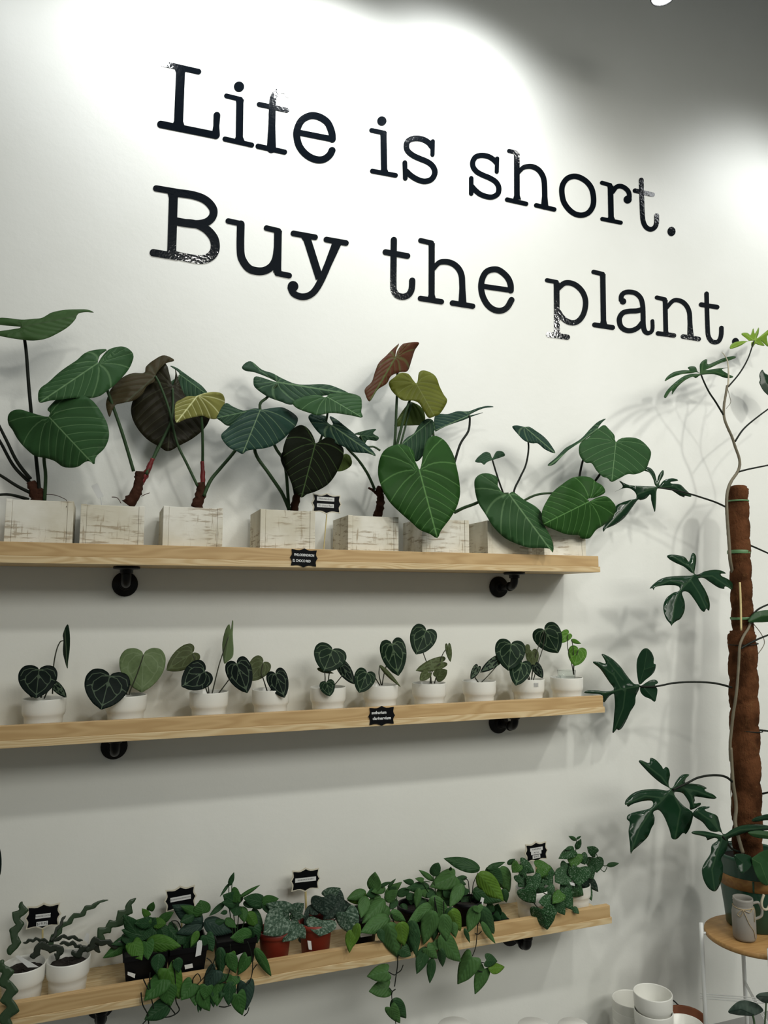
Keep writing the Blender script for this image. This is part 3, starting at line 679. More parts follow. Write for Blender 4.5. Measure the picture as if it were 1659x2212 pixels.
f = traced(p5, 'rust', (1228, 212), (1062, 495), [(1238, 175), (1262, 138), (1292, 122), (1377, 118), (1350, 170), (1330, 232), (1305, 300), (1260, 308), (1200, 332), (1170, 382), (1112, 422)],
    [(1232, 170), (1253, 124), (1220, 150), (1170, 200), (1120, 250), (1095, 310), (1075, 370), (1035, 410), (1032, 442)], -.13, -.185, B_, fold=.3)
pet(f, [(1155, 1080), (1190, 930), (1222, 760), (1232, 560), (1240, 330), (1228, 215)], -.115, -.122, B_, .0040)
f = traced(p5, 'olive', (1360, 380), (1478, 590), [(1370, 360), (1378, 310), (1410, 297), (1460, 315), (1490, 345), (1510, 400), (1535, 450), (1558, 490), (1535, 542), (1505, 580)],
    [(1340, 358), (1310, 320), (1260, 312), (1220, 340), (1185, 375), (1200, 422), (1240, 465), (1280, 490), (1340, 490), (1380, 510), (1410, 560), (1440, 600)], -.155, -.175, B_, fold=.2)
pet(f, [(1160, 1090), (1205, 900), (1250, 720), (1290, 570), (1330, 460), (1360, 382)], -.12, -.147, B_, .0040)
f = traced(p5, 'olive2', (1330, 500), (1220, 655), [(1300, 520), (1250, 590)], [(1390, 530), (1415, 580), (1410, 640), (1350, 648), (1280, 650)], -.09, -.10, B_, nv=5)
pet(f, [(1170, 1080), (1230, 880), (1290, 660), (1330, 502)], -.11, -.092, B_, .003)
# plant 6
p6 = planter(5, 1013, 1124, 'philodendron in sixth box with a big bright leaf drooping over the shelf lip',
    [([(950, 1122), (956, 1090), (958, 1070)], .013, .008, 'bark', 'trunk')])
f = traced(p6, 'philo', (1460, 612), (1270, 770), [(1420, 610), (1375, 650), (1345, 700), (1300, 728)], [(1482, 662), (1445, 740), (1410, 830), (1360, 880), (1310, 822)], -.13, -.15, B_, su=.3)
pet(f, [(1530, 1230), (1500, 1000), (1480, 800), (1460, 615)], -.115, -.125, B_, .0036)
f = traced(p6, 'bluegreen', (335, 288), (116, 386), [(420, 245), (493, 234), (450, 228), (395, 240), (330, 262), (260, 262), (200, 280), (120, 287)], [(425, 270), (350, 297), (290, 322), (200, 352), (150, 376)], -.10, -.115, C_, su=.45, fold=.1, nv=7)
pet(f, [(170, 920), (200, 750), (245, 580), (280, 470), (330, 390), (340, 315), (335, 290)], -.115, -.102, C_, .0036, 'petiole_dark')
f = traced(p6, 'bright', (1380, 935), (1495, 1370), [(1392, 905), (1405, 830), (1425, 750), (1460, 718), (1500, 720), (1550, 755), (1595, 830), (1615, 900), (1635, 1000), (1640, 1090), (1620, 1170), (1580, 1240), (1520, 1320)],
    [(1370, 910), (1355, 880), (1340, 810), (1290, 775), (1240, 770), (1180, 790), (1140, 830), (1118, 900), (1118, 980), (1150, 1070), (1190, 1140), (1260, 1210), (1330, 1270), (1380, 1315), (1450, 1345)], -.225, -.265, B_, fold=.22, droop=.012, ripple=.006)
pet(f, [(1530, 1240), (1500, 1060), (1440, 960), (1380, 938)], -.115, -.217, B_, .0046)
# plant 7
p7 = planter(6, 1148, 1128, 'philodendron in seventh box with a long leaf slanting down to the right',
    [([(1100, 1128), (1104, 1100), (1106, 1085)], .012, .007, 'bark', 'trunk')])
f = traced(p7, 'philo', (485, 562), (432, 604), [(470, 532), (440, 522), (400, 548), (375, 580), (390, 590), (415, 592)], [(510, 520), (550, 520), (565, 545), (530, 560), (480, 576), (450, 588)], -.12, -.14, C_, su=.3, nv=5)
pet(f, [(600, 1000), (570, 840), (520, 690), (485, 575)], -.115, -.118, C_, .0028, 'petiole_dark')
f = traced(p7, 'bluegreen', (690, 362), (886, 530), [(722, 362), (760, 385), (820, 430), (862, 482)], [(640, 352), (612, 362), (645, 405), (690, 450), (740, 467), (775, 468), (825, 508)], -.13, -.16, C_, su=-.35, nv=7)
pet(f, [(620, 980), (620, 790), (660, 690), (700, 600), (716, 480), (692, 366)], -.115, -.125, C_, .0030, 'petiole_dark')
f = traced(p7, 'philo2', (590, 790), (870, 1166), [(612, 776), (640, 792), (690, 830), (760, 870), (800, 915), (803, 960), (832, 1020), (860, 1070), (876, 1130)],
    [(560, 790), (520, 740), (520, 690), (480, 665), (430, 658), (390, 675), (370, 710), (375, 780), (395, 850), (440, 920), (490, 1000), (560, 1070), (640, 1110), (720, 1135), (800, 1137), (850, 1142)], -.215, -.245, C_, su=-.08, fold=.25, ripple=.006)
pet(f, [(240, 910), (300, 880), (380, 850), (480, 800), (588, 790)], -.13, -.207, C_, .0046)
# plant 8
p8 = planter(7, 1264, 1132, 'philodendron in the rightmost whitewashed box with leaves reaching past the shelf end',
    [([(1222, 1132), (1226, 1108), (1226, 1092)], .012, .007, 'bark', 'trunk')])
f = traced(p8, 'bright', (1103, 840), (812, 984), [(1095, 822), (1150, 812), (1205, 782), (1190, 740), (1150, 715), (1110, 685), (1050, 678), (990, 690), (930, 730), (870, 780), (830, 840), (803, 900), (802, 950)],
    [(1120, 832), (1160, 812), (1212, 806), (1250, 835), (1275, 880), (1255, 940), (1200, 990), (1150, 1020), (1120, 1060), (1098, 1077), (1050, 1075), (1040, 1055), (960, 1050), (880, 1020), (832, 1000)], -.215, -.245, C_, su=-.05, fold=.2, ripple=.007)
pet(f, [(690, 832), (740, 806), (800, 790), (900, 786), (1000, 800), (1100, 838)], -.16, -.208, C_, .0034)
f = traced(p8, 'philo2', (1275, 460), (1248, 714), [(1290, 445), (1320, 432), (1380, 430), (1430, 445), (1480, 490), (1500, 530), (1485, 590), (1460, 640), (1400, 665), (1350, 665), (1300, 690)],
    [(1268, 440), (1265, 415), (1230, 375), (1200, 350), (1160, 375), (1100, 430), (1045, 470), (1042, 540), (1080, 590), (1120, 595), (1150, 640), (1190, 680), (1222, 690)], -.165, -.21, C_, fold=.2, nv=5.5)
pet(f, [(980, 980), (1080, 800), (1180, 655), (1250, 560), (1275, 465)], -.12, -.158, C_, .0040, 'petiole_dark')
f = traced(p8, 'philo', (1160, 372), (846, 612), [(1185, 335), (1212, 308), (1160, 330), (1110, 375), (1060, 430), (1010, 465), (950, 500), (890, 560), (842, 600)], [(1180, 368), (1150, 390), (1080, 442), (1030, 472), (970, 512), (920, 562), (882, 600)], -.11, -.15, C_, su=.4, nv=7)
pet(f, [(975, 960), (1020, 800), (1060, 590), (1110, 480), (1160, 376)], -.115, -.104, C_, .0036, 'petiole_dark')
# loose tag leaning behind the second box
tg = thing('plant_tag', 'small white price tag standing behind the second box from the left', 'tag', at(208, 1056, -.06))
bm = BM(); P = [at(x, y, -.06) for x, y in ((197, 1050), (210, 1043), (224, 1072), (212, 1078))]
v = [bm.verts.new(p) for p in P]; f = bm.faces.new(v); ex = bmesh.ops.extrude_face_region(bm, geom=[f])
for g in ex['geom']:
    if isinstance(g, bmesh.types.BMVert): g.co.y += .001
bmesh.ops.recalc_face_normals(bm, faces=list(bm.faces)); obj('tag_card', bm, M['paper'], tg)
bm = BM(); tube(bm, [at(218, 1074, -.0595), at(222, 1110, -.0595)], .0012, .0012, 6, 3); obj('tag_stake', bm, M['paper'], tg)
# ------------------------------------------------------------------ middle shelf: small anthuriums in white waisted pots
bm = BM()
lathe(bm, [(.0405, 0), (.0425, .0015), (.0445, .030), (.0450, .038), (.0485, .043), (.0500, .048), (.0505, .055), (.0510, .080), (.0505, .0822), (.0490, .0822), (.0480, .080), (.0470, .060), (.044, .056), (.0, .056)], seg=48)
POT = bpy.data.meshes.new('white_pot'); bm.to_mesh(POT); bm.free()
POT.polygons.foreach_set('use_smooth', [True]*len(POT.polygons)); POT.materials.append(M['ceramic'])
bm = BM(); bmesh.ops.create_circle(bm, cap_ends=False, segments=28, radius=.0466); bmesh.ops.create_circle(bm, cap_ends=False, segments=28, radius=.02)
bm.free(); bm = BM()
lathe(bm, [(.0465, .064), (.042, .067), (.03, .069), (.015, .0675), (.0, .068)], seg=26, cap0=False)
for v in bm.verts: v.co.z += R_.uniform(-.0025, .0025)
SOIL = bpy.data.meshes.new('soil'); bm.to_mesh(SOIL); bm.free(); SOIL.materials.append(M['soil'])
def local(name, me, parent):
    o = bpy.data.objects.new(name, me); COL.objects.link(o); o.parent = parent; return o
def white_pot(name, label, cat, x, y, z, group, sc=1.0, soil=True):
    t = thing(name, label, cat, (x, y, z), group)
    a = local('white_pot', POT, t); a.scale = (sc, sc, sc); a.rotation_euler.z = R_.uniform(0, 6)
    if soil: b = local('soil', SOIL, t); b.scale = (sc, sc, sc); b.rotation_euler.z = R_.uniform(0, 6)
    return t
T4a = TF(0, 1300, 2.5136); T4b = TF(640, 1300, 2.4397)
AN = [
 (-.123, 'small anthurium in the leftmost white pot of the middle shelf, one leaf seen edge-on above', T4a,
  [('anthdark', (212, 368), (196, 522), 186, -.125, -.165), ('anthdark', (298, 450), (360, 518), 48, -.12, -.15), ('anthdark', (180, 478), (172, 518), 44, -.12, -.15)],
  [[(285, 500), (290, 360), (305, 270), (325, 220), (343, 211)], [(222, 520), (232, 470), (212, 372)], [(240, 525), (262, 480), (298, 452)], [(225, 520), (200, 490), (182, 480)]]),
 (.070, 'anthurium in the second white pot, black leaf before a pale green leaf', T4a,
  [('anthpale', (779, 285), (770, 492), 230, -.085, -.10), ('anthdark', (596, 402), (550, 584), 224, -.15, -.185)],
  [[(700, 505), (712, 470), (745, 390), (779, 288)], [(690, 505), (680, 470), (640, 430), (597, 405)]]),
 (.279, 'anthurium in the third white pot with four leaves, one pale leaf standing upright edge-on', T4a,
  [('antholive', (1045, 278), (905, 371), 118, -.085, -.10), ('anthdark', (1112, 378), (988, 459), 152, -.14, -.18), ('anthdark', (1285, 335), (1343, 494), 132, -.125, -.165)],
  [[(1135, 510), (1130, 460), (1114, 382)], [(1150, 505), (1185, 360), (1208, 285), (1240, 190)], [(1185, 500), (1215, 460), (1262, 395), (1286, 340)], [(1130, 505), (1100, 420), (1045, 282)]]),
 (.445, 'anthurium in the fourth white pot with a single dark leaf hanging over its right rim', T4a,
  [('antholive', (1428, 330), (1352, 428), 112, -.095, -.11), ('anthdark', (1496, 390), (1545, 520), 108, -.135, -.165)],
  [[(1452, 490), (1430, 420), (1418, 385), (1428, 334)], [(1470, 492), (1480, 440), (1496, 392)]]),
 (.608, 'anthurium in the fifth white pot, leftmost of those right of the shelf middle', T4b,
  [('anth', (191, 252), (144, 367), 168, -.13, -.15), ('anthdark', (240, 335), (306, 434), 64, -.12, -.14), ('anth', (160, 425), (178, 497), 78, -.145, -.17), ('antholive', (110, 352), (200, 378), 24, -.11, -.11)],
  [[(150, 450), (152, 400), (148, 360)], [(170, 448), (172, 390), (186, 300), (191, 256)], [(190, 450), (225, 410), (244, 380), (240, 338)]]),
 (.765, 'anthurium in the sixth white pot, right above the black name card of the middle shelf', T4b,
  [('anth', (505, 222), (538, 390), 132, -.12, -.145), ('anth', (372, 375), (331, 478), 108, -.13, -.16), ('antholive', (440, 334), (553, 452), 26, -.14, -.16)],
  [[(452, 440), (465, 370), (490, 290), (505, 226)], [(440, 440), (410, 395), (374, 378)], [(448, 440), (436, 380), (440, 336)]]),
 (.918, 'anthurium in the seventh white pot with one round leaf held high above small olive leaves', T4b,
  [('anth', (684, 152), (631, 276), 134, -.125, -.145), ('antholive', (800, 232), (812, 317), 34, -.12, -.13), ('antholive', (770, 318), (632, 362), 62, -.11, -.13), ('antholive', (740, 395), (795, 360), 62, -.125, -.14), ('antholive', (695, 372), (652, 414), 52, -.13, -.15)],
  [[(712, 430), (704, 360), (680, 300), (668, 250), (684, 156)], [(728, 430), (750, 350), (770, 280), (800, 234)], [(705, 430), (715, 370), (760, 322)]]),
 (1.083, 'anthurium in the eighth white pot with only two tiny dark leaves', T4b,
  [('anthdark', (1064, 304), (971, 371), 52, -.115, -.14), ('anthdark', (956, 344), (920, 408), 42, -.12, -.14)],
  [[(975, 425), (1010, 390), (1060, 332), (1064, 306)], [(960, 425), (940, 390), (956, 346)]]),
 (1.252, 'bushy anthurium in the ninth white pot, the one with a small sticker', T4b,
  [('antholive', (1242, 262), (1250, 345), 66, -.10, -.12), ('antholive', (1208, 232), (1216, 275), 46, -.10, -.11), ('anth', (1132, 222), (1117, 362), 152, -.13, -.15), ('anth', (1190, 322), (1157, 440), 108, -.145, -.175), ('anth', (1308, 148), (1380, 270), 144, -.115, -.135), ('anthdark', (1260, 336), (1299, 402), 52, -.14, -.16)],
  [[(1240, 410), (1252, 330), (1272, 250), (1306, 152)], [(1250, 412), (1275, 320), (1300, 240), (1312, 160)], [(1225, 410), (1180, 330), (1134, 226)], [(1230, 410), (1215, 350), (1192, 326)], [(1240, 410), (1245, 360), (1260, 338)]]),
 (1.393, 'young bright green anthurium in the rightmost white pot of the middle shelf', T4b,
  [('anthgreen', (1434, 168), (1376, 213), 58, -.105, -.12), ('anthgreen', (1487, 250), (1467, 337), 92, -.11, -.13), ('anthgreen', (1448, 200), (1502, 221), 24, -.10, -.11)],
  [[(1462, 385), (1450, 320), (1430, 240), (1432, 172)], [(1465, 385), (1464, 340), (1486, 254)], [(1462, 385), (1460, 260), (1452, 202)]]),
]
ZM = SHZ[1]+.0178
for x, lb, tf, lv, st in AN:
    t = white_pot('potted_anthurium', lb, 'potted plant', x, -.1, ZM, 'anthuriums in white pots on the middle shelf')
    for k, b, e, w, y0, y1 in lv:
        leaf(t, 'lance' if w < 30 else 'anth', k, b, e, w*(1.06 if w > 60 else 1), y0, y1, tf, var=2)
    for s in st: stem(t, s, .0017, .0013, -.105, -.118, tf, 'petiole_small', 'petiole', 6)
    if x < -.1:
        traced(t, 'anth', (345, 212), (366, 362), [(345, 212), (342, 180), (355, 140), (368, 123), (376, 150), (380, 200), (378, 260), (370, 320), (366, 362), (352, 320), (342, 270)], None, -.11, -.13, tf, su=.9, fold=.0, mode='lines', lines=[[(352, 150), (360, 250), (364, 355)]])
    if abs(x-.279) < .01:
        traced(t, 'anthpale', (1245, 180), (1220, 330), [(1218, 335), (1210, 290), (1208, 220), (1225, 150), (1245, 122), (1254, 150), (1260, 106), (1266, 108), (1264, 180), (1268, 260), (1262, 300), (1235, 325)], None, -.10, -.12, tf, su=.9, fold=.0, mode='lines', lines=[[(1245, 180), (1222, 325)]])
    if abs(x-1.252) < .01:
        bm = BM(); c = at(1145, 1478, -.153)
        a0 = -1.25
        for i in range(6):
            pass
        g = [[bm.verts.new((x+.0515*math.cos(a), -.1+.0515*math.sin(a), ZM+zz)) for a in (-1.75, -1.65, -1.55, -1.45)] for zz in (.062, .074)]
        for i in range(3): bm.faces.new((g[0][i], g[0][i+1], g[1][i+1], g[1][i]))
        ex = bmesh.ops.solidify(bm, geom=list(bm.faces), thickness=.0003)
        obj('price_sticker', bm, M['paper'], t)
    if x > 1.35:
        bm = BM(); lathe(bm, [(.026, .07), (.029, .104), (.0295, .1045), (.028, .1035), (.0255, .071)], (x, -.1, ZM), 28, False); obj('plastic_cup', bm, M['clear'], t, True, 'clear plastic inner cup')
# ------------------------------------------------------------------ chalkboard name cards
def plaque(w, h):
    """scalloped card outline, centred, local x/z"""
    q = []
    def edge(p0, p1, bump, n=10):
        for i in range(n):
            s = i/n; x = p0[0]+(p1[0]-p0[0])*s; z = p0[1]+(p1[1]-p0[1])*s
            dx, dz = p1[0]-p0[0], p1[1]-p0[1]; Ln = math.hypot(dx, dz); nx, nz = -dz/Ln, dx/Ln
            b = bump*math.exp(-((s-.5)/.075)**2)-bump*.55*math.sin(math.pi*min(1, abs(s-.5)*2))**2*(1 if abs(s-.5) > .1 else .3)
            q.append((x-nx*b, z-nz*b))
    a, b = w/2, h/2
    edge((-a, -b), (a, -b), h*.085); edge((a, -b), (a, b), h*.075); edge((a, b), (-a, b), h*.085); edge((-a, b), (-a, -b), h*.075)
    return q
def slab(bm, outline, X, Z, Nn, c, t0, t1):
    f0 = [bm.verts.new(c+X*x+Z*z+Nn*t1) for x, z in outline]; b0 = [bm.verts.new(c+X*x+Z*z+Nn*t0) for x, z in outline]
    bm.faces.new(f0); bm.faces.new(list(reversed(b0))); n = len(outline)
    for i in range(n):
        j = (i+1) % n; bm.faces.new((f0[j], f0[i], b0[i], b0[j]))
    bmesh.ops.recalc_face_normals(bm, faces=list(bm.faces))
def text(parent, s, size, X, Z, Nn, c, off, mat, bold=0, name='lettering', sx=1):
    cu = bpy.data.curves.new('t', 'FONT'); cu.body = s; cu.size = size; cu.align_x = 'CENTER'; cu.align_y = 'CENTER'; cu.offset = bold; cu.resolution_u = 3; cu.extrude = .00008
    o = bpy.data.objects.new('t', cu); COL.objects.link(o)
    dg = bpy.context.evaluated_depsgraph_get(); me = bpy.data.meshes.new_from_object(o.evaluated_get(dg)); bpy.data.objects.remove(o); me.name = name
    for v in me.vertices: v.co = c+X*v.co.x*sx+Z*v.co.y+Nn*(off+v.co.z)
    return link(name, me, mat, parent)
def card(corners, Y, label, rows, frame=True, stick=None, hand=False, stem_r=.0022, Yr=None):
    """corners: image points TL, TR, BR, BL of the black face"""
    tl, tr, br, bl = [at(p[0], p[1], Y) for p in corners]
    c = (tl+tr+br+bl)/4; X = ((tr-tl)+(br-bl)); w = X.length/2; X.normalize(); Z = ((tl-bl)+(tr-br)); h = Z.length/2
    Z = Z-X*Z.dot(X); Z.normalize(); Nn = X.cross(Z)
    t = thing('name_card', label, 'sign', c, 'chalkboard name cards')
    if frame:
        bm = BM(); slab(bm, plaque(w+.007, h+.007), X, Z, Nn, c, -.003, 0); obj('card_frame', bm, M['cream'], t)
    bm = BM(); slab(bm, plaque(w, h), X, Z, Nn, c, -.0016 if not frame else .0, .0012); obj('card_face', bm, M['chalk'], t)
    for r in rows:
        u, v, ww, hh, s, size = r[:6]
        cc = c+X*u*w+Z*v*h
        if not hand:
            o2 = [(-ww*w/2, -hh*h/2), (ww*w/2, -hh*h/2), (ww*w/2, hh*h/2), (-ww*w/2, hh*h/2)]
            bm = BM(); slab(bm, o2, X, Z, Nn, cc, .0012, .0016); obj('paper_strip', bm, M['paper'], t)
        text(t, s, size*h, X, Z, Nn, cc, .0018 if not hand else .0014, M['chalkwhite'] if hand else M['ink'], size*h*.02 if hand else 0, 'lettering', r[6] if len(r) > 6 else 1)
    if stick:
        bm = BM(); tube(bm, [at(stick[0][0], stick[0][1], Y+.0045), at(stick[1][0], stick[1][1], (Yr or Y)+.0045)], stem_r, stem_r, 8, 3); obj('stick', bm, M['stick'], t)
    return t
card([(679, 1069), (734, 1072), (732, 1107), (677, 1103)], -.165, 'black name card on a bamboo stick between the fourth and fifth boxes',
     [(-.05, .27, .68, .25, 'Philodendron', .17, .95), (-.05, -.14, .66, .23, 'EL choco Red', .17, .95)], True, ((706, 1108), (699, 1190)), stem_r=.0016)
card([(630, 1186), (684, 1189), (683, 1224), (629, 1221)], -.2022, 'black card handwritten PHILODENDRON EL CHOCO RED on the top shelf lip',
     [(0, .16, 1, .2, 'PHILODENDRON', .22, .74), (-.09, -.2, 1, .2, 'EL CHOCO RED', .22, .72)], False, None, True)
card([(799, 1529), (851, 1527), (850, 1563), (798, 1566)], -.2022, 'black card handwritten anthurium clarinervium on the middle shelf lip',
     [(-.12, .2, 1, .2, 'anthurium', .25, .92), (0, -.14, 1, .2, 'clarinervium', .25, .95)], False, None, True)
card([(60, 1962), (125, 1954), (126, 1996), (61, 2004)], -.06, 'black sign on a stick behind the zigzag cactus pots, at far left',
     [(.0, .02, .5, .22, 'FISHBONE CACTUS', .10, .9), (-.02, -.37, .38, .24, '$19.95', .19, 1)], True, ((92, 2002), (92, 2050)))
card([(361, 1926), (419, 1915), (419, 1956), (361, 1967)], -.06, 'black sign with one white strip above the black square pots',
     [(.0, .02, .76, .23, 'PHILODENDRON BRANDTIANUM', .085, .95)], True, ((392, 1962), (393, 2040)))
card([(633, 1884), (686, 1878), (687, 1917), (633, 1923)], -.06, 'black sign with a pale scalloped frame above the two red pots',
     [(.0, .02, .84, .23, 'SCINDAPSUS SILVERY', .10, 1)], True, ((660, 1923), (662, 1990)), stem_r=.003)
card([(1137, 1827), (1178, 1820), (1180, 1853), (1139, 1860)], -.06, 'black sign with three stacked white strips, rightmost on the lowest shelf',
     [(.0, .18, .66, .22, 'SCINDAPSUS', .13, .9), (-.02, -.04, .54, .22, 'PICTUS', .13, .9), (-.02, -.3, .4, .22, '$24.95', .17, .9)], True, ((1160, 1856), (1161, 1915)), stem_r=.006)
# ------------------------------------------------------------------ lowest shelf
ZL = SHZ[2]+.0178
s1 = TF(220, 1930, 6.9125); s2 = TF(380, 1870, 6.467); s3 = TF(540, 1880, 6.9125); s4 = TF(740, 1870, 8.5055)
s5 = TF(880, 1840, 7.1348); s6 = TF(1090, 1800, 6.636); c4 = TF(760, 1780, 4.1475); c1 = TF(0, 1840, 4.1475)
def zig(t, path, hw, n, Y0, Y1, tf, kind='cactus', tw=.55):
    P = [tf(*p) for p in path]; C2 = crom([(a, b, 0) for a, b in P], 18); m = len(C2)
    s = tf(1, 0)[0]-tf(0, 0)[0]; lft, rgt = [], []
    for i, p in enumerate(C2):
        d = (C2[min(i+1, m-1)]-C2[max(i-1, 0)]).normalized(); nn = Vector((-d.y, d.x, 0)); u = i/(m-1)
        w = hw*s*min(1, .35+u*5, (1-u)*5+.1)
        tri = lambda q: (q/.66 if q < .66 else (1-q)/.34)
        fl = lambda ph: .17+.83*tri((u*n+ph) % 1)**.85
        lft.append(p+nn*w*fl(0)); rgt.append(p-nn*w*fl(.5))
    out = [(v.x, v.y) for v in lft]+[(v.x, v.y) for v in reversed(rgt)]
    # outline is dense already: thin it
    o2 = resample(out, hw*s*.3)
    return traced(t, kind, P[0], P[-1], o2, None, Y0, Y1, None, mode='lines', lines=[[(v.x, v.y) for v in C2[::4]]], fold=0, th=.0022, sp=max(1.3, hw*s*.3), flat=True)
def LV(t, tf, rows, Yb, Yt, wk=1.27):
    for r in rows:
        shape, kind, b, e, w = r[:5]
        yb = r[5] if len(r) > 5 else Yb; yt = r[6] if len(r) > 6 else Yt
        leaf(t, shape, kind, b, e, w*wk, yb+R_.uniform(-.008, .008), yt+R_.uniform(-.008, .008), tf, roll=R_.uniform(-16, 16))
def round_pot(t, name, x, y, r0, r1, h, mat, lipd=.003):
    bm = BM(); lathe(bm, [(r0-.002, 0), (r0, .002), (r1-.002, h-.016), (r1-.001, h-.014), (r1+lipd, h-.013), (r1+lipd+.001, h), (r1, h+.0006), (r1-.002, h-.002), (r1-.004, h-.02)], (x, y, ZL), 32)
    obj(name, bm, mat, t, True)
    bm = BM(); lathe(bm, [(r1-.0042, h-.018), (r1*.6, h-.014), (0, h-.013)], (x, y, ZL), 24, False); obj('soil', bm, M['soil'], t, True)
def square_pot(t, x0, x1, y0, y1, h, tap=.008):
    bm = BM()
    def ring(e, z): return [bm.verts.new(p) for p in ((x0-e, y0-e, z), (x1+e, y0-e, z), (x1+e, y1+e, z), (x0-e, y1+e, z))]
    R1 = [ring(0, ZL), ring(tap, ZL+h-.012), ring(tap+.003, ZL+h-.011), ring(tap+.003, ZL+h), ring(tap, ZL+h), ring(tap-.002, ZL+h-.018)]
    bm.faces.new(list(reversed(R1[0])))
    for a, b in zip(R1, R1[1:]):
        for i in range(4): bm.faces.new((a[i], a[(i+1) % 4], b[(i+1) % 4], b[i]))
    bm.faces.new(R1[-1]); obj('square_pot', bm, M['blackpot'], t)
def sticker(t, px4, Y, name='price_sticker'):
    bm = BM(); v = [bm.verts.new(at(a, b, Y)) for a, b in px4]; f = bm.faces.new(v)
    ex = bmesh.ops.extrude_face_region(bm, geom=[f])
    for q in ex['geom']:
        if isinstance(q, bmesh.types.BMVert): q.co.y += .0006
    bmesh.ops.recalc_face_normals(bm, faces=list(bm.faces)); obj(name, bm, M['paper'], t)
# --- three fishbone cacti
gz = 'zigzag cacti in white pots on the lowest shelf'
k1 = white_pot('potted_cactus', 'zigzag cactus in a white pot cut by the left edge, one stem hanging over', 'potted plant', -.2425, -.115, ZL, gz, .96)
zig(k1, [(90, 925), (125, 800), (150, 690), (160, 600), (190, 520), (200, 445)], 68, 3.2, -.115, -.09, c1)
zig(k1, [(-10, 980), (30, 1050), (60, 1150), (80, 1280), (85, 1400), (60, 1543), (50, 1700)], 92, 4.6, -.20, -.225, c1, 'cactus')
k2 = white_pot('potted_cactus', 'zigzag cactus in the white pot between two others, with long thin branches', 'potted plant', -.1385, -.115, ZL, gz, .98)
zig(k2, [(400, 880), (470, 790), (540, 690), (630, 610), (740, 545), (830, 480), (972, 428)], 36, 5.5, -.11, -.07, c1)
zig(k2, [(460, 800), (500, 720), (545, 640), (590, 570)], 22, 2.5, -.115, -.10, c1, 'cactusdark')
zig(k2, [(440, 810), (350, 785), (280, 795), (205, 818)], 22, 3.5, -.115, -.12, c1, 'cactusdark')
zig(k2, [(450, 800), (560, 765), (650, 770), (745, 795)], 26, 3, -.11, -.10, c1, 'cactusdark')
zig(k2, [(300, 960), (330, 880), (440, 850), (530, 900), (500, 970)], 60, 3, -.13, -.12, c1, 'cactusdark')
sticker(k2, [(33, 2066), (39, 2063), (84, 2089), (60, 2090)], -.152, 'plant_label')
k3 = white_pot('potted_cactus', 'zigzag cactus in the white pot beside the black square pots', 'potted plant', -.0395, -.115, ZL, gz, .98)
zig(k3, [(850, 870), (900, 760), (950, 690), (1020, 650), (1090, 580), (1150, 500), (1215, 410)], 62, 4.5, -.115, -.085, c1)
zig(k3, [(740, 880), (690, 840), (620, 820), (530, 825)], 30, 3, -.115, -.12, c1, 'cactusdark')
zig(k3, [(780, 900), (860, 800), (1000, 830), (1110, 820)], 44, 3.5, -.13, -.13, c1, 'cactusdark')
zig(k3, [(640, 920), (720, 900), (800, 850), (900, 900)], 52, 2.5, -.12, -.12, c1, 'cactusdark')
sticker(k3, [(181, 2030), (187, 2015), (193, 2017), (192, 2040)], -.085, 'plant_label')
# --- A: bushy green plant in a black square pot, trailing over the lip
ga = 'leafy plants in black square pots on the lowest shelf'
a = thing('potted_philodendron', 'bushy green plant in the first black square pot, trailing far below the shelf', 'potted plant', (.14, -.12, ZL), ga)
square_pot(a, .094, .180, -.168, -.085, .085)
sticker(a, [(276, 2099), (292.5, 2104), (291, 2113), (275.5, 2106)], -.1795)
LV(a, s1, [('lance', 'syn', (470, 690), (15, 965), 150), ('lance', 'syndark', (480, 650), (140, 765), 110), ('lance', 'syndark', (560, 650), (320, 330), 170), ('lance', 'syndark', (640, 640), (300, 545), 150),
 ('heart', 'syndark', (720, 440), (490, 450), 130), ('heart', 'syn', (760, 420), (490, 420), 80), ('lance', 'syndark', (640, 580), (800, 370), 190), ('heart', 'synbright', (690, 340), (600, 230), 80), ('heart', 'syn', (715, 260), (765, 150), 90),
 ('heart', 'synbright', (460, 730), (600, 995), 185, -.16, -.19), ('heart', 'syn', (670, 720), (690, 990), 165, -.16, -.19), ('lance', 'synbright', (670, 720), (1175, 795), 190, -.15, -.18), ('lance', 'syndark', (870, 480), (970, 720), 160),
 ('heart', 'syndark', (980, 500), (1160, 700), 170), ('lance', 'syn', (840, 430), (1065, 280), 110), ('heart', 'synbright', (800, 440), (960, 450), 120), ('lance', 'syndark', (600, 620), (500, 480), 150), ('heart', 'syndark', (680, 600), (820, 690), 150),
 ('heart', 'syndark', (620, 560), (560, 720), 200, -.12, -.14), ('heart', 'syndark', (420, 600), (380, 760), 180, -.12, -.15), ('lance', 'syndark', (520, 560), (360, 440), 140), ('heart', 'syndark', (760, 520), (640, 620), 170)], -.125, -.14)
LV(a, s1, [('lance', 'syndark', (1130, 960), (1150, 1190), 120), ('heart', 'synbright', (990, 1120), (1180, 1600), 260), ('heart', 'syn', (930, 1270), (632, 1600), 230), ('lance', 'syn', (960, 1330), (1030, 1690), 220), ('lance', 'syndark', (1020, 1640), (630, 1890), 210), ('lance', 'syndark', (860, 900), (830, 1200), 170, -.19, -.215)], -.215, -.222)
for q in ([(720, 1180), (715, 1340), (740, 1560), (775, 1720)], [(620, 1280), (690, 1420), (760, 1470)], [(585, 1480), (610, 1660), (690, 1830), (610, 1949)], [(1050, 1000), (1090, 1200), (1095, 1450), (1110, 1620), (1155, 1745), (1030, 1835), (830, 1860), (690, 1890)], [(1090, 1790), (1050, 1740), (1005, 1680)], [(690, 1880), (700, 1949), (690, 2020)]):
    stem(a, q, .0016, .0013, -.212, -.216, s1, 'petiole_dark', 'vine', 6)
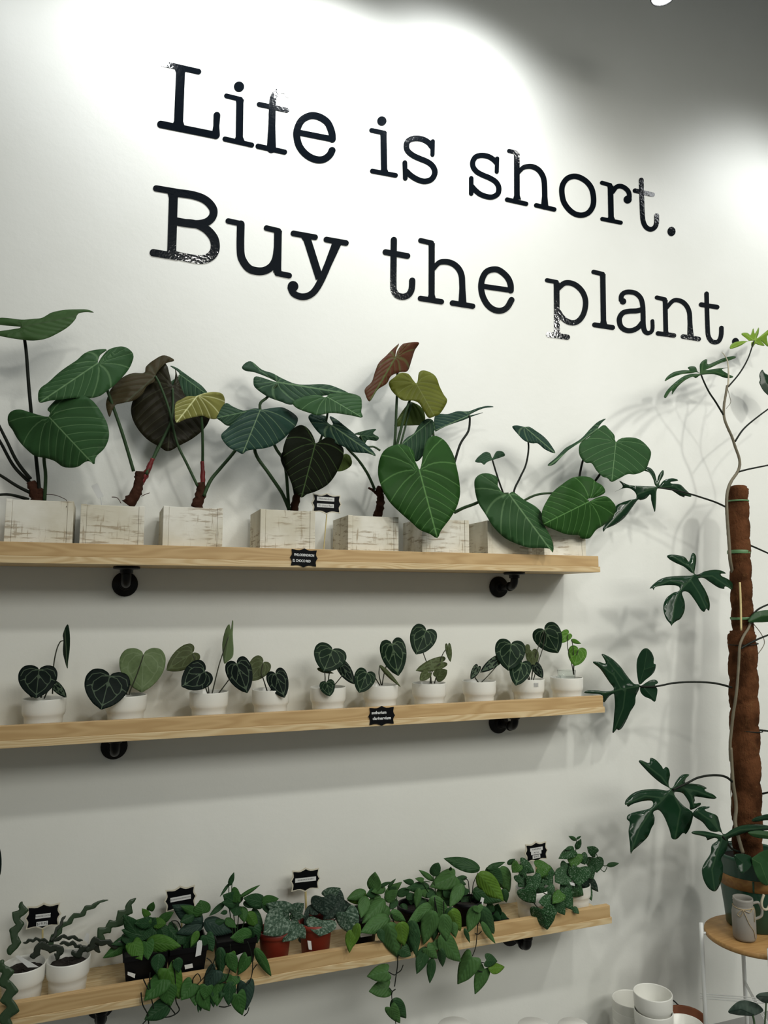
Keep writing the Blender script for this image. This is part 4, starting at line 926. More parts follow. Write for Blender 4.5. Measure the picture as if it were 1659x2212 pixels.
for q in ([(600, 900), (560, 700), (450, 560)], [(640, 900), (700, 600), (740, 400)], [(650, 900), (680, 560), (700, 330)], [(680, 900), (800, 620), (860, 480)], [(690, 900), (860, 580), (1000, 480)]):
    stem(a, q, .0016, .0012, -.125, -.12, s1, 'petiole', 'petiole', 6)
# --- B
b = thing('potted_philodendron', 'blue-grey leaved plant in the second black square pot, with a white barcode tag', 'potted plant', (.235, -.12, ZL), ga)
square_pot(b, .197, .272, -.168, -.09, .085)
sticker(b, [(398.5, 2085), (415.5, 2081.5), (417, 2090), (400, 2094)], -.1795)
sticker(b, [(422, 2067), (426, 2036), (430, 2031), (436, 2032), (437, 2040), (434, 2063)], -.185, 'barcode_tag')
LV(b, s1, [('lance', 'synblue', (1500, 440), (1070, 200), 210), ('lance', 'syn', (1490, 330), (1200, 215), 110), ('heart', 'syn', (1510, 300), (1480, 110), 210), ('lance', 'synblue', (1520, 450), (1120, 590), 150),
 ('lance', 'synbright', (1440, 560), (1325, 810), 90, -.15, -.17), ('lance', 'syndark', (1380, 330), (1180, 420), 120), ('heart', 'syndark', (1250, 620), (1120, 760), 160), ('heart', 'syndark', (1350, 640), (1200, 820), 190, -.14, -.15), ('heart', 'syndark', (1560, 620), (1659, 860), 150, -.14, -.16)], -.13, -.145)
LV(b, s2, [('lance', 'synblue', (395, 775), (800, 915), 180), ('heart', 'syndark', (420, 980), (520, 1200), 150, -.16, -.18), ('lance', 'syndark', (520, 800), (690, 760), 70)], -.13, -.15)
for q in ([(1210, 800), (1190, 560), (1130, 420), (1040, 410)], [(1250, 800), (1270, 560), (1300, 470)], [(1310, 800), (1350, 560), (1400, 450)], [(1370, 800), (1400, 520), (1500, 440)], [(1330, 800), (1380, 520), (1500, 300)], [(1180, 780), (1120, 560), (1040, 410)]):
    stem(b, q, .0014, .0011, -.125, -.125, s1, 'petiole_dark', 'petiole', 6)
# --- C
c = thing('potted_philodendron', 'plant with slim curling leaf tips in the third black square pot, hanging below', 'potted plant', (.352, -.12, ZL), ga)
square_pot(c, .315, .395, -.165, -.09, .085)
sticker(c, [(511, 2064), (528, 2057), (530, 2068), (514, 2079)], -.1765)
LV(c, s2, [('heart', 'syndark', (880, 540), (660, 410), 190), ('heart', 'syn', (770, 370), (900, 510), 140), ('lance', 'syndark', (850, 540), (640, 510), 90), ('lance', 'syndark', (680, 520), (460, 705), 66), ('lance', 'syndark', (745, 280), (808, 110), 60),
 ('lance', 'syndark', (745, 250), (615, 430), 34), ('lance', 'syn', (890, 440), (1180, 270), 46), ('heart', 'syndark', (1200, 510), (960, 450), 150), ('lance', 'syn', (1190, 500), (1440, 460), 110), ('lance', 'syndark', (940, 520), (1170, 560), 80),
 ('lance', 'syndark', (1200, 520), (1360, 700), 70), ('heart', 'syndark', (1050, 650), (1215, 915), 150), ('lance', 'synbright', (1000, 650), (1150, 870), 130), ('lance', 'syn', (930, 570), (960, 780), 110), ('lance', 'syn', (690, 740), (850, 870), 90),
 ('lance', 'syn', (1060, 960), (760, 1010), 150, -.16, -.185), ('heart', 'syndark', (860, 560), (820, 700), 170), ('lance', 'syndark', (720, 640), (640, 660), 50), ('heart', 'syndark', (1080, 860), (1130, 1100), 150, -.15, -.17)], -.125, -.145)
LV(c, s2, [('lance', 'syndark', (620, 1140), (610, 1570), 130), ('lance', 'syn', (1110, 1150), (1340, 1580), 105), ('lance', 'syn', (740, 1220), (840, 1520), 140), ('heart', 'syn', (1000, 1270), (860, 1530), 140), ('heart', 'synbright', (760, 1220), (790, 1340), 110), ('heart', 'syn', (240, 1640), (70, 1880), 190), ('heart', 'syn', (300, 1680), (270, 1960), 180),
 ('lance', 'syn', (340, 1720), (485, 2040), 170), ('heart', 'synblue', (560, 1460), (370, 1730), 190), ('lance', 'syn', (590, 1620), (575, 1970), 170), ('lance', 'syndark', (690, 1640), (620, 1840), 110), ('lance', 'syndark', (760, 1620), (740, 1965), 150), ('heart', 'syn', (860, 1790), (930, 2095), 175), ('heart', 'synblue', (980, 1640), (985, 2040), 195),
 ('lance', 'syndark', (330, 1860), (350, 2040), 60), ('lance', 'syndark', (320, 1880), (310, 2060), 36), ('lance', 'syndark', (500, 1760), (530, 1990), 70), ('heart', 'syn', (440, 1680), (400, 1880), 150), ('heart', 'syn', (800, 1540), (760, 1690), 180), ('heart', 'syndark', (640, 1500), (560, 1650), 150)], -.215, -.224)
for q in ([(1000, 1060), (1060, 1250), (1070, 1460), (1030, 1620), (980, 1660)], [(760, 1100), (770, 1350), (740, 1500), (700, 1600), (620, 1640)], [(430, 1290), (490, 1340), (560, 1470)], [(235, 1640), (240, 1580), (300, 1510), (340, 1560), (345, 1620)], [(600, 1965), (680, 1975), (770, 1950)], [(1130, 1380), (1080, 1450), (1065, 1500)], [(950, 2100), (1000, 2050), (1020, 1980)], [(560, 1250), (480, 1450), (300, 1660)], [(870, 1540), (870, 1700), (862, 1780)]):
    stem(c, q, .0014, .0011, -.212, -.216, s2, 'petiole_dark', 'vine', 6)
for q in ([(850, 1000), (870, 760), (880, 540)], [(800, 1000), (760, 700), (740, 520), (740, 280)], [(900, 1000), (960, 760), (1050, 650)], [(880, 1000), (1000, 700), (1200, 510)], [(840, 1000), (800, 620), (775, 450), (788, 180)]):
    stem(c, q, .0014, .0011, -.12, -.115, s2, 'petiole', 'petiole', 6)
# --- D, E: silvery scindapsus in red pots
gd = 'silvery plants in red pots on the lowest shelf'
d = thing('potted_scindapsus', 'silver-leaved plant in the left red pot of the lowest shelf', 'potted plant', (.462, -.125, ZL), gd)
round_pot(d, 'red_pot', .462, -.125, .034, .043, .078, M['redpot'])
LV(d, s3, [('heart', 'silver', (585, 640), (240, 505), 200), ('heart', 'silver', (505, 690), (205, 960), 330, -.15, -.18), ('heart', 'silver', (625, 660), (800, 500), 180), ('lance', 'silver', (590, 690), (820, 690), 90), ('heart', 'silver', (740, 800), (512, 1024), 210, -.15, -.18), ('heart', 'silver', (720, 860), (820, 1020), 130, -.15, -.17),
 ('lance', 'silver', (330, 1000), (245, 1245), 130, -.10, -.12), ('heart', 'silverdark', (500, 700), (420, 840), 200), ('heart', 'silver', (760, 990), (840, 1090), 100, -.11, -.12)], -.125, -.14)
for q in ([(520, 1000), (530, 820), (585, 645)], [(540, 1000), (560, 820), (625, 665)], [(510, 1000), (520, 840), (505, 695)], [(550, 1000), (600, 840), (740, 720), (820, 690)]): stem(d, q, .0018, .0014, -.125, -.128, s3, 'petiole', 'petiole', 6)
e = thing('potted_scindapsus', 'dark silvery plant in the right red pot, which has a white label', 'potted plant', (.572, -.125, ZL), gd)
round_pot(e, 'red_pot', .572, -.125, .036, .0445, .085, M['redpot'])
sticker(e, [(664, 2032), (672, 2033), (674, 2052), (667, 2051)], -.166)
LV(e, s3, [('heart', 'silver', (1115, 395), (1352, 266), 150), ('heart', 'silverdark', (1260, 350), (1425, 460), 160), ('heart', 'silverdark', (1090, 400), (1110, 690), 300, -.14, -.15), ('heart', 'silverdark', (1395, 430), (1120, 710), 240, -.13, -.15), ('heart', 'silverdark', (1380, 590), (1540, 530), 150), ('heart', 'silver', (1080, 745), (1040, 985), 360, -.155, -.18),
 ('heart', 'silver', (1420, 620), (1572, 975), 270, -.16, -.185), ('lance', 'silverdark', (920, 520), (800, 730), 70), ('heart', 'silverdark', (900, 690), (830, 920), 120, -.13, -.14), ('heart', 'silverdark', (1230, 480), (1330, 620), 200), ('heart', 'silverdark', (980, 560), (900, 660), 140), ('lance', 'silver', (1380, 620), (1570, 570), 70)], -.125, -.135)
for q in ([(1060, 960), (1080, 800), (1110, 700), (1135, 500), (1115, 398)], [(1050, 960), (960, 720), (900, 690)], [(1090, 960), (1140, 760), (1260, 760)], [(1100, 960), (1300, 700), (1420, 622)]): stem(e, q, .0018, .0014, -.125, -.13, s3, 'petiole', 'petiole', 6)
# --- F, G, H: trailing epipremnums in black pots
gf = 'trailing green plants in black pots on the lowest shelf'
F_ = thing('potted_epipremnum', 'soft green trailing plant right of the red pots, one vine hanging far down', 'potted plant', (.70, -.125, ZL), gf)
round_pot(F_, 'black_pot', .70, -.125, .036, .046, .088, M['blackpot'])
sticker(F_, [(778, 2017), (805, 2012), (804, 2021), (779, 2025)], -.176, 'pot_label')
LV(F_, s4, [('lance', 'cebu', (560, 480), (597, 112), 215), ('lance', 'cebubright', (450, 560), (90, 640), 190), ('lance', 'cebu', (430, 480), (110, 600), 150), ('lance', 'cebu', (430, 560), (340, 965), 180, -.15, -.18), ('lance', 'cebu', (700, 560), (470, 700), 130), ('lance', 'cebu', (790, 420), (550, 470), 120), ('lance', 'cebu', (780, 560), (1095, 305), 130),
 ('lance', 'cebu', (770, 620), (385, 1015), 240, -.16, -.19), ('lance', 'cebu', (780, 640), (1010, 450), 160), ('lance', 'cebudark', (1000, 540), (1265, 415), 120), ('lance', 'cebu', (850, 760), (670, 960), 190, -.15, -.17), ('lance', 'cebu', (868, 960), (345, 1215), 240, -.19, -.205), ('lance', 'cebudark', (1000, 620), (870, 790), 110), ('lance', 'cebudark', (1160, 570), (1380, 560), 110),
 ('lance', 'cebudark', (830, 400), (975, 248), 46), ('lance', 'cebudark', (690, 380), (890, 295), 56), ('lance', 'cebudark', (640, 480), (450, 540), 140), ('lance', 'cebudark', (860, 520), (980, 400), 120), ('lance', 'cebudark', (700, 800), (560, 930), 150), ('lance', 'cebudark', (1080, 700), (1160, 900), 140), ('lance', 'cebudark', (400, 760), (250, 900), 150)], -.125, -.14)
LV(F_, s4, [('lance', 'cebu', (840, 1060), (1055, 1760), 300), ('lance', 'cebu', (885, 850), (1185, 1045), 150, -.19, -.20), ('lance', 'cebubright', (1060, 1040), (1150, 1500), 240), ('lance', 'cebudark', (1240, 1080), (1330, 1680), 180), ('heart', 'cebudark', (1080, 1520), (1260, 1660), 190), ('lance', 'cebubright', (150, 1180), (125, 1610), 150), ('lance', 'cebubright', (290, 1060), (180, 1510), 140), ('lance', 'cebudark', (680, 1160), (760, 1430), 120)], -.215, -.222)
LV(F_, c4, [('heart', 'cebu', (325, 1320), (140, 1356), 112), ('heart', 'cebu', (332, 1465), (153, 1500), 112), ('lance', 'cebudark', (365, 1570), (492, 1755), 100), ('heart', 'cebu', (345, 1640), (432, 1788), 90)], -.215, -.216)
for q in ([(900, 900), (1000, 1300), (1012, 1770), (985, 2000), (955, 2220)],): stem(F_, q, .0016, .0014, -.20, -.215, s4, 'petiole_dark', 'vine', 6)
for q in ([(392, 1480), (360, 1510), (362, 1590), (395, 1795), (400, 1860)], [(328, 1325), (380, 1352), (405, 1335)], [(405, 1336), (440, 1310), (460, 1262)], [(335, 1468), (362, 1500)]): stem(F_, q, .0014, .0012, -.215, -.215, c4, 'petiole_dark', 'vine', 6)
for q in ([(640, 1050), (600, 760), (560, 480)], [(660, 1050), (740, 800), (780, 640)], [(690, 1050), (850, 800), (880, 540)], [(620, 1050), (520, 760), (450, 560)], [(720, 1050), (950, 760), (1000, 540)]): stem(F_, q, .0016, .0013, -.125, -.128, s4, 'petiole', 'petiole', 6)
g = thing('potted_epipremnum', 'dense soft green trailing plant at the centre right, pointed leaves covering the shelf lip', 'potted plant', (.86, -.125, ZL), gf)
round_pot(g, 'black_pot', .86, -.125, .038, .048, .088, M['blackpot'])
LV(g, s5, [('lance', 'cebu', (400, 440), (190, 285), 66), ('ovate', 'cebudark', (395, 370), (475, 190), 130), ('heart', 'cebu', (740, 370), (370, 510), 230), ('lance', 'cebudark', (660, 290), (672, 232), 36), ('lance', 'cebu', (500, 540), (625, 750), 160), ('lance', 'cebu', (850, 500), (650, 860), 150, -.15, -.18), ('lance', 'cebu', (410, 830), (10, 1090), 170, -.18, -.20), ('lance', 'cebu', (360, 700), (670, 1100), 200, -.17, -.20),
 ('lance', 'cebu', (640, 620), (640, 850), 110), ('lance', 'cebu', (180, 560), (140, 880), 100, -.14, -.16), ('lance', 'cebu', (370, 660), (190, 620), 100), ('lance', 'cebudark', (340, 540), (0, 560), 130), ('heart', 'cebu', (250, 440), (140, 410), 60), ('heart', 'cebudark', (760, 480), (910, 510), 100), ('lance', 'cebudark', (100, 480), (-60, 450), 70), ('lance', 'cebudark', (420, 600), (300, 700), 140), ('lance', 'cebudark', (560, 700), (520, 900), 160), ('lance', 'cebudark', (300, 760), (180, 860), 140), ('lance', 'cebudark', (60, 640), (60, 820), 120), ('lance', 'cebudark', (560, 560), (760, 700), 150)], -.125, -.14)
LV(g, s5, [('lance', 'cebu', (410, 910), (245, 1460), 210), ('lance', 'cebu', (560, 960), (610, 1380), 190), ('lance', 'cebu', (500, 1290), (855, 1715), 230), ('lance', 'cebudark', (300, 1470), (148, 1890), 160), ('heart', 'cebu', (300, 1480), (470, 1660), 150), ('lance', 'cebudark', (385, 1640), (343, 2035), 115), ('lance', 'cebudark', (520, 1490), (540, 1810), 110), ('heart', 'cebu', (400, 1390), (470, 1510), 130), ('lance', 'cebubright', (670, 900), (860, 1260), 190), ('lance', 'cebu', (700, 1080), (740, 1330), 110), ('lance', 'cebudark', (880, 1180), (965, 1410), 56),
 ('lance', 'cebudark', (80, 1060), (60, 1600), 190), ('lance', 'cebudark', (100, 1100), (130, 1620), 150), ('lance', 'cebudark', (440, 1000), (420, 1400), 160), ('lance', 'cebudark', (720, 860), (640, 1100), 160, -.20, -.215)], -.215, -.222)
for q in ([(420, 700), (430, 1100), (400, 1500), (380, 1650)], [(560, 760), (560, 1100), (520, 1490)], [(430, 760), (480, 1100), (500, 1290)]): stem(g, q, .0016, .0013, -.19, -.212, s5, 'petiole_dark', 'vine', 6)
for q in ([(480, 900), (440, 640), (395, 370)], [(500, 900), (560, 600), (740, 372)], [(460, 900), (330, 640), (250, 470), (350, 465)], [(520, 900), (700, 640), (850, 500)]): stem(g, q, .0015, .0012, -.125, -.128, s5, 'petiole', 'petiole', 6)
h = thing('potted_epipremnum', 'green plant in the small black pot left of the spotted plants, large leaves leaning right', 'potted plant', (1.02, -.125, ZL), gf)
round_pot(h, 'black_pot', 1.02, -.125, .033, .041, .080, M['blackpot'])
LV(h, s5, [('lance', 'cebudark', (1115, 265), (560, 100), 160, -.10, -.09), ('lance', 'cebubright', (1095, 330), (1495, 790), 240, -.14, -.17), ('lance', 'cebudark', (1010, 600), (1460, 770), 190, -.13, -.165), ('lance', 'cebudark', (1230, 260), (1520, 150), 70), ('lance', 'cebudark', (1240, 230), (1475, 540), 190), ('lance', 'cebu', (1430, 240), (1610, 650), 210), ('lance', 'cebudark', (1540, 190), (1660, 110), 60), ('lance', 'cebudark', (1480, 570), (1530, 790), 110), ('heart', 'cebudark', (830, 760), (1050, 700), 80), ('heart', 'cebudark', (900, 560), (820, 680), 120), ('lance', 'cebudark', (920, 400), (760, 420), 60)], -.11, -.12)
LV(h, s5, [('lance', 'cebu', (1070, 840), (930, 1250), 170), ('lance', 'cebudark', (1140, 860), (1395, 1340), 180), ('lance', 'cebu', (1140, 1080), (1365, 1425), 80), ('heart', 'cebu', (1080, 830), (1110, 950), 130), ('heart', 'cebu', (1000, 1620), (748, 2035), 240), ('heart', 'cebudark', (1215, 1670), (1400, 1690), 150), ('lance', 'cebubright', (1250, 1800), (1515, 1766), 130), ('heart', 'cebu', (1190, 1800), (1043, 2205), 170)], -.215, -.219)
for q in ([(1060, 820), (1082, 1100), (1072, 1290), (1052, 1470), (1000, 1610)], [(1040, 1262), (1095, 1268), (1145, 1222)], [(1010, 1640), (1090, 1690), (1205, 1715)], [(1025, 1850), (1070, 1830), (1150, 1850), (1240, 1860), (1280, 1800)]): stem(h, q, .0015, .0012, -.208, -.215, s5, 'petiole_dark', 'vine', 6)
for q in ([(960, 840), (1000, 620), (1020, 480), (1090, 320)], [(980, 840), (950, 560), (930, 440), (850, 390)], [(1000, 840), (1150, 560), (1215, 420), (1205, 290)], [(1010, 840), (1280, 480), (1300, 390)], [(1010, 840), (1310, 480), (1350, 400)]): stem(h, q, .0015, .0012, -.12, -.112, s5, 'petiole_dark', 'petiole', 6)
sticker(h, [(1035, 1955), (1040, 1938), (1046, 1940), (1042, 1962)], -.155, 'plant_label')
i_ = thing('plant_tray', 'low black tray of tiny dark green cuttings before the left white pot', 'potted plant', (1.09, -.12, ZL))
square_pot(i_, 1.088, 1.135, -.15, -.10, .022, .003)
LV(i_, s5, [('heart', 'syndark', (1300, 940), (1260, 790), 110), ('heart', 'syndark', (1380, 940), (1400, 800), 110), ('heart', 'syndark', (1290, 980), (1240, 1070), 110), ('heart', 'syndark', (1400, 980), (1540, 1020), 110), ('heart', 'syndark', (1330, 960), (1420, 1060), 110), ('lance', 'syndark', (1350, 900), (1180, 870), 70)], -.13, -.15)
# --- J, K: spotted scindapsus in white pots
gj = 'spotted plants in white pots at the right end of the lowest shelf'
j = white_pot('potted_scindapsus', 'spotted green plant in the left one of two white pots at the right shelf end', 'potted plant', 1.243, -.115, ZL, gj, 1.0)
LV(j, s6, [('heart', 'pictusbright', (465, 500), (680, 485), 180), ('heart', 'pictus', (400, 610), (455, 805), 185, -.15, -.175), ('heart', 'pictus', (285, 790), (440, 1010), 215, -.165, -.185), ('heart', 'pictus', (600, 540), (745, 575), 160), ('heart', 'pictus', (590, 620), (695, 725), 160), ('heart', 'pictus', (230, 430), (440, 560), 150), ('heart', 'pictusbright', (200, 440), (110, 560), 130), ('lance', 'pictus', (235, 470), (295, 625), 110),
 ('heart', 'pictus', (190, 600), (260, 735), 110), ('heart', 'pictus', (480, 760), (540, 880), 130, -.15, -.16), ('heart', 'pictus', (610, 770), (700, 890), 150, -.16, -.18), ('heart', 'pictus', (330, 620), (200, 760), 180), ('heart', 'pictus', (480, 620), (580, 760), 160), ('heart', 'pictusbright', (480, 580), (620, 590), 90)], -.125, -.14)
LV(j, s6, [('heart', 'pictus', (680, 980), (490, 990), 150), ('heart', 'pictus', (690, 1050), (600, 1170), 160), ('heart', 'pictus', (530, 1090), (605, 1412), 285)], -.215, -.222)
for q in ([(560, 860), (640, 900), (690, 980)], [(420, 1000), (470, 1060), (530, 1095)]): stem(j, q, .0014, .0012, -.18, -.214, s6, 'petiole_dark', 'vine', 6)
for q in ([(330, 860), (300, 640), (230, 430)], [(380, 860), (420, 660), (465, 505)], [(400, 860), (520, 680), (600, 545)]): stem(j, q, .0014, .0012, -.12, -.125, s6, 'petiole', 'petiole', 6)
k = white_pot('potted_scindapsus', 'taller spotted green plant in the white pot nearest the right shelf end', 'potted plant', 1.403, -.105, ZL, gj, .86)
LV(k, s6, [('heart', 'pictus', (1000, 240), (798, 336), 120), ('lance', 'pictus', (985, 195), (885, 222), 44), ('lance', 'pictus', (1025, 230), (1095, 100), 66), ('lance', 'cebudark', (1030, 100), (935, 50), 46), ('lance', 'pictus', (1030, 85), (1100, 42), 26), ('heart', 'pictusbright', (1020, 290), (960, 490), 180), ('heart', 'pictus', (1090, 310), (1155, 450), 140), ('heart', 'pictus', (1310, 290), (1185, 198), 115),
 ('heart', 'pictus', (1290, 350), (1325, 552), 200), ('lance', 'cebudark', (1470, 462), (1648, 430), 52), ('heart', 'pictus', (1070, 490), (1060, 760), 250, -.15, -.17), ('heart', 'pictus', (890, 430), (850, 600), 120), ('heart', 'pictus', (1180, 510), (1270, 660), 160), ('heart', 'pictus', (880, 590), (725, 700), 200, -.14, -.155), ('heart', 'pictus', (950, 740), (790, 840), 180, -.14, -.155), ('heart', 'pictus', (990, 790), (1145, 905), 180, -.15, -.165),
 ('lance', 'silverdark', (1170, 620), (1345, 845), 110), ('lance', 'pictus', (1160, 720), (1250, 970), 100), ('lance', 'silverdark', (1100, 640), (1180, 790), 110), ('heart', 'pictus', (960, 500), (880, 640), 190), ('heart', 'pictus', (1110, 560), (1200, 700), 190)], -.115, -.13)
LV(k, s6, [('heart', 'pictusbright', (820, 850), (700, 980), 130), ('heart', 'pictus', (840, 850), (985, 1105), 180), ('lance', 'pictus', (760, 1000), (865, 1175), 120), ('lance', 'pictus', (980, 1060), (1072, 1155), 70), ('heart', 'pictus', (730, 990), (760, 1130), 120)], -.205, -.222)
for q in ([(1060, 900), (1040, 560), (1020, 300), (1030, 90)], [(1080, 900), (1160, 560), (1290, 300), (1340, 350), (1420, 462), (1470, 466), (1432, 550), (1375, 512)], [(1040, 900), (960, 820), (830, 850)]): stem(k, q, .0014, .0012, -.11, -.12, s6, 'petiole', 'petiole', 6)
sticker(k, [(1230, 1905), (1241, 1908), (1242, 1914), (1233, 1912)], -.172, 'plant_label')
# ------------------------------------------------------------------ round plant stand, jug, climbing philodendron
TX, TY, TZ, TR = 1.907, -.303, .42, .148
st = thing('plant_stand', 'round wooden plant stand with white metal legs under the green pot', 'plant stand', (TX, TY, 0))
bm = BM(); lathe(bm, [(0, TZ-.016), (TR-.006, TZ-.016), (TR-.001, TZ-.013), (TR, TZ-.009), (TR-.001, TZ-.002), (TR-.004, TZ), (0, TZ)], (TX, TY, 0), 72, False); obj('table_top', bm, M['tablewood'], st, True)
LG = [(TX+(TR+.012)*math.cos(math.radians(a)), TY+(TR+.012)*math.sin(math.radians(a))) for a in (152, 236, 328, 60)]
for x, y in LG:
    bm = BM(); tube(bm, [(x, y, 0), (x, y, TZ+.022)], .0062, .0062, 14, 6); obj('leg', bm, M['whitemetal'], st, True)
    bm = BM(); d = Vector((TX-x, TY-y, 0)).normalized(); tube(bm, [Vector((x, y, TZ-.008)), Vector((x, y, TZ-.008))+d*.02], .0042, .0042, 10, 2); obj('clamp', bm, M['whitemetal'], st, True)
for kk in range(3):
    for a_, b_ in ((0, 2), (1, 3)):
        bm = BM(); z = .225+.0065*kk+(.0 if a_ == 0 else -.0225); A0, B0 = Vector((*LG[a_], z)), Vector((*LG[b_], z)); dd = (B0-A0).normalized()*.012
        tube(bm, [A0-dd, B0+dd], .0016, .0016, 8, 4); obj('cross_rail', bm, M['whitemetal'], st, True)
ph = thing('climbing_philodendron', 'philodendron with lobed dark leaves climbing a brown moss pole, in a green pot', 'potted plant', (1.955, -.25, TZ))
PX, PY = 1.955, -.25
bm = BM(); pz = lambda v: v
lathe(bm, [(.078, .0006), (.082, .004), (.086, .05), (.0945, .118), (.0955, .125), (.0985, .158), (.099, .165), (.103, .205), (.1055, .209), (.1055, .217), (.102, .219), (.099, .212), (.096, .19), (.05, .186), (0, .186)], (PX, PY, TZ), 64); obj('pot', bm, M['greenpot'], ph, True)
bm = BM(); lathe(bm, [(.0955, .1235), (.0975, .124), (.1008, .158), (.0992, .159)], (PX, PY, TZ), 64, False); obj('wooden_band', bm, M['bandwood'], ph, True, 'wood-brown band around the pot')
bm = BM(); a = math.atan2(-2.2-PY, -PX)+.02
for da in (0, 2.1, 4.2):
    tube(bm, [(PX+.0985*math.cos(a+da), PY+.0985*math.sin(a+da), TZ+.125), (PX+.1012*math.cos(a+da), PY+.1012*math.sin(a+da), TZ+.158)], .0026, .0026, 8, 3)
obj('band_clasp', bm, M['greenpot'], ph, True)
bm = BM(); lathe(bm, [(.0955, .1905), (.06, .194), (0, .197)], (PX, PY, TZ), 30, False); obj('soil', bm, M['soil'], ph, True)
stem(ph, [(1650, 1932), (1645, 1950), (1648, 1962), (1657, 1964), (1664, 1950)], .0028, .0028, -.352, -.352, None, 'rope', 'rope_handle', 8)
def pole(name, A, B, rad, turns, ph0):
    bm = BM(); n, m = 30, 110; X = (B-A).cross(Vector((0, 1, 0))).normalized(); Y = (B-A).normalized().cross(X); rings = []
    for i in range(m+1):
        u = i/m; c = A.lerp(B, u); rg = []
        for k in range(n):
            th = 2*math.pi*k/n
            w = ((th/(2*math.pi)-u*turns+ph0) % 1)
            r = rad*(1+.17*math.sin(math.pi*w)**.5-.10+R_.uniform(-.022, .022))*(1 if .015 < u < .985 else .86)
            rg.append(bm.verts.new(c+X*math.cos(th)*r+Y*math.sin(th)*r))
        rings.append(rg)
    for a_, b_ in zip(rings, rings[1:]):
        for k in range(n): bm.faces.new((a_[k], a_[(k+1) % n], b_[(k+1) % n], b_[k]))
    bm.faces.new(list(reversed(rings[0]))); bm.faces.new(rings[-1])
    bmesh.ops.recalc_face_normals(bm, faces=list(bm.faces))
    return obj(name, bm, M['coir'], ph, True)
pole('moss_pole', at(1606, 1400, -.205), at(1593, 1052, -.165), .033, 8, 0)
pole('moss_pole', Vector((PX-.008, PY+.005, TZ+.188)), at(1603, 1364, -.205), .043, 8, .3)
def tie(px, py, Y, r, h, mat='greentie', tilt=.0):
    c = at(px, py, Y); bm = BM(); lathe(bm, [(r, -h), (r+.0008, -h*.6), (r+.0008, h*.6), (r, h)], (0, 0, 0), 30, False)
    bmesh.ops.transform(bm, matrix=Matrix.Translation(c) @ Matrix.Rotation(tilt, 4, 'Y'), verts=list(bm.verts)); obj('plant_tie', bm, M[mat], ph, True)
tie(1593, 1083, -.168, .0362, .0026); tie(1596, 1193, -.18, .0365, .006, tilt=.03); tie(1603, 1335, -.198, .0368, .004, tilt=-.05); tie(1613, 1577, -.222, .0475, .0016, 'petiole_dark', .05); tie(1605, 1391, -.209, .0465, .0015, 'petiole_dark', -.06)
stem(ph, [(1598, 1258), (1600, 1300), (1601, 1362)], .0025, .0025, -.226, -.242, None, 'stick', 'bamboo_stick')
c6 = TF(1240, 1560, 3.394); c7 = TF(1240, 1100, 3.959); c8 = TF(1300, 640, 4.0975); cp = TF(1480, 1760, 7.374)
bm = BM(); tube(bm, pxpts([(1110, 790, -.15), (1095, 880, -.15), (1082, 960, -.15), (1080, 1050, -.152), (1100, 1130, -.155), (1150, 1240, -.155), (1180, 1330, -.155), (1215, 1430, -.158), (1220, 1500, -.16), (1198, 1560, -.162), (1150, 1630, -.17), (1120, 1700, -.178), (1106, 1780, -.184), (1106, 1900, -.188), (1116, 2050, -.19), (1128, 2212, -.194), (1142, 2380, -.19), (1200, 2600, -.15)], 0, 0, c8), .0042, .0058, 10, 6, .06); obj('vine', bm, M['vine'], ph, True)
bm = BM(); tube(bm, pxpts([(1512, 960, -.235), (1490, 1020, -.238), (1450, 1085, -.245), (1418, 1170, -.25), (1410, 1300, -.252), (1400, 1450, -.255), (1385, 1600, -.256), (1362, 1750, -.25), (1345, 1900, -.245), (1335, 2020, -.243), (1340, 2150, -.245)], 0, 0, c7)+pxpts([(1150, 190, -.247), (1158, 320, -.25), (1166, 440, -.255), (1184, 560, -.262), (1189, 640, -.268), (1182, 740, -.275), (1210, 860, -.29), (1238, 960, -.30)], 0, 0, c6), .0040, .0056, 10, 5, .06); obj('vine', bm, M['vine'], ph, True)
def pedate(kind, outline, tf, Yc, lines, base, tip, Yt=None, su=0.0):
    return traced(ph, kind, base, tip, outline, None, Yc, Yt if Yt is not None else Yc-.02, tf, su=su, fold=.12, mode='lines', lines=lines)
f = pedate('pedate', [(1030, 555), (1000, 540), (940, 492), (870, 460), (812, 425), (795, 397), (840, 388), (900, 395), (950, 412), (978, 448), (993, 425), (1004, 388), (1020, 372), (1042, 400), (1043, 450), (1034, 505), (1030, 550), (1060, 558), (1120, 530), (1200, 518), (1260, 525), (1300, 550), (1256, 552), (1262, 572), (1320, 600), (1356, 640), (1350, 690), (1320, 670), (1286, 660), (1283, 682), (1230, 668), (1160, 622), (1110, 590), (1062, 592), (1080, 625), (1120, 690), (1150, 760), (1161, 820), (1152, 872), (1132, 846), (1114, 878), (1085, 860), (1040, 790), (990, 722), (950, 702), (922, 718), (944, 790), (945, 860), (915, 930), (870, 960), (840, 985), (833, 1005), (824, 980), (790, 940), (768, 880), (765, 820), (790, 760), (848, 715), (892, 702), (905, 678), (885, 656), (820, 650), (740, 655), (690, 670), (680, 695), (671, 675), (645, 680), (680, 640), (740, 597), (810, 577), (900, 570), (1000, 568)],
    c7, -.235, [[(1030, 558), (960, 640), (900, 705), (860, 800), (835, 985)], [(1025, 555), (1000, 500), (840, 400)], [(1060, 575), (1180, 570), (1345, 680)], [(1000, 610), (1070, 720), (1135, 860)], [(940, 640), (820, 610), (680, 670)], [(1020, 545), (1020, 400)]], (1030, 555), (835, 990), -.27)
stem(f, [(1345, 650), (1250, 610), (1150, 585), (1050, 565)], .0024, .0020, -.205, -.233, c7, 'petiole_dark')
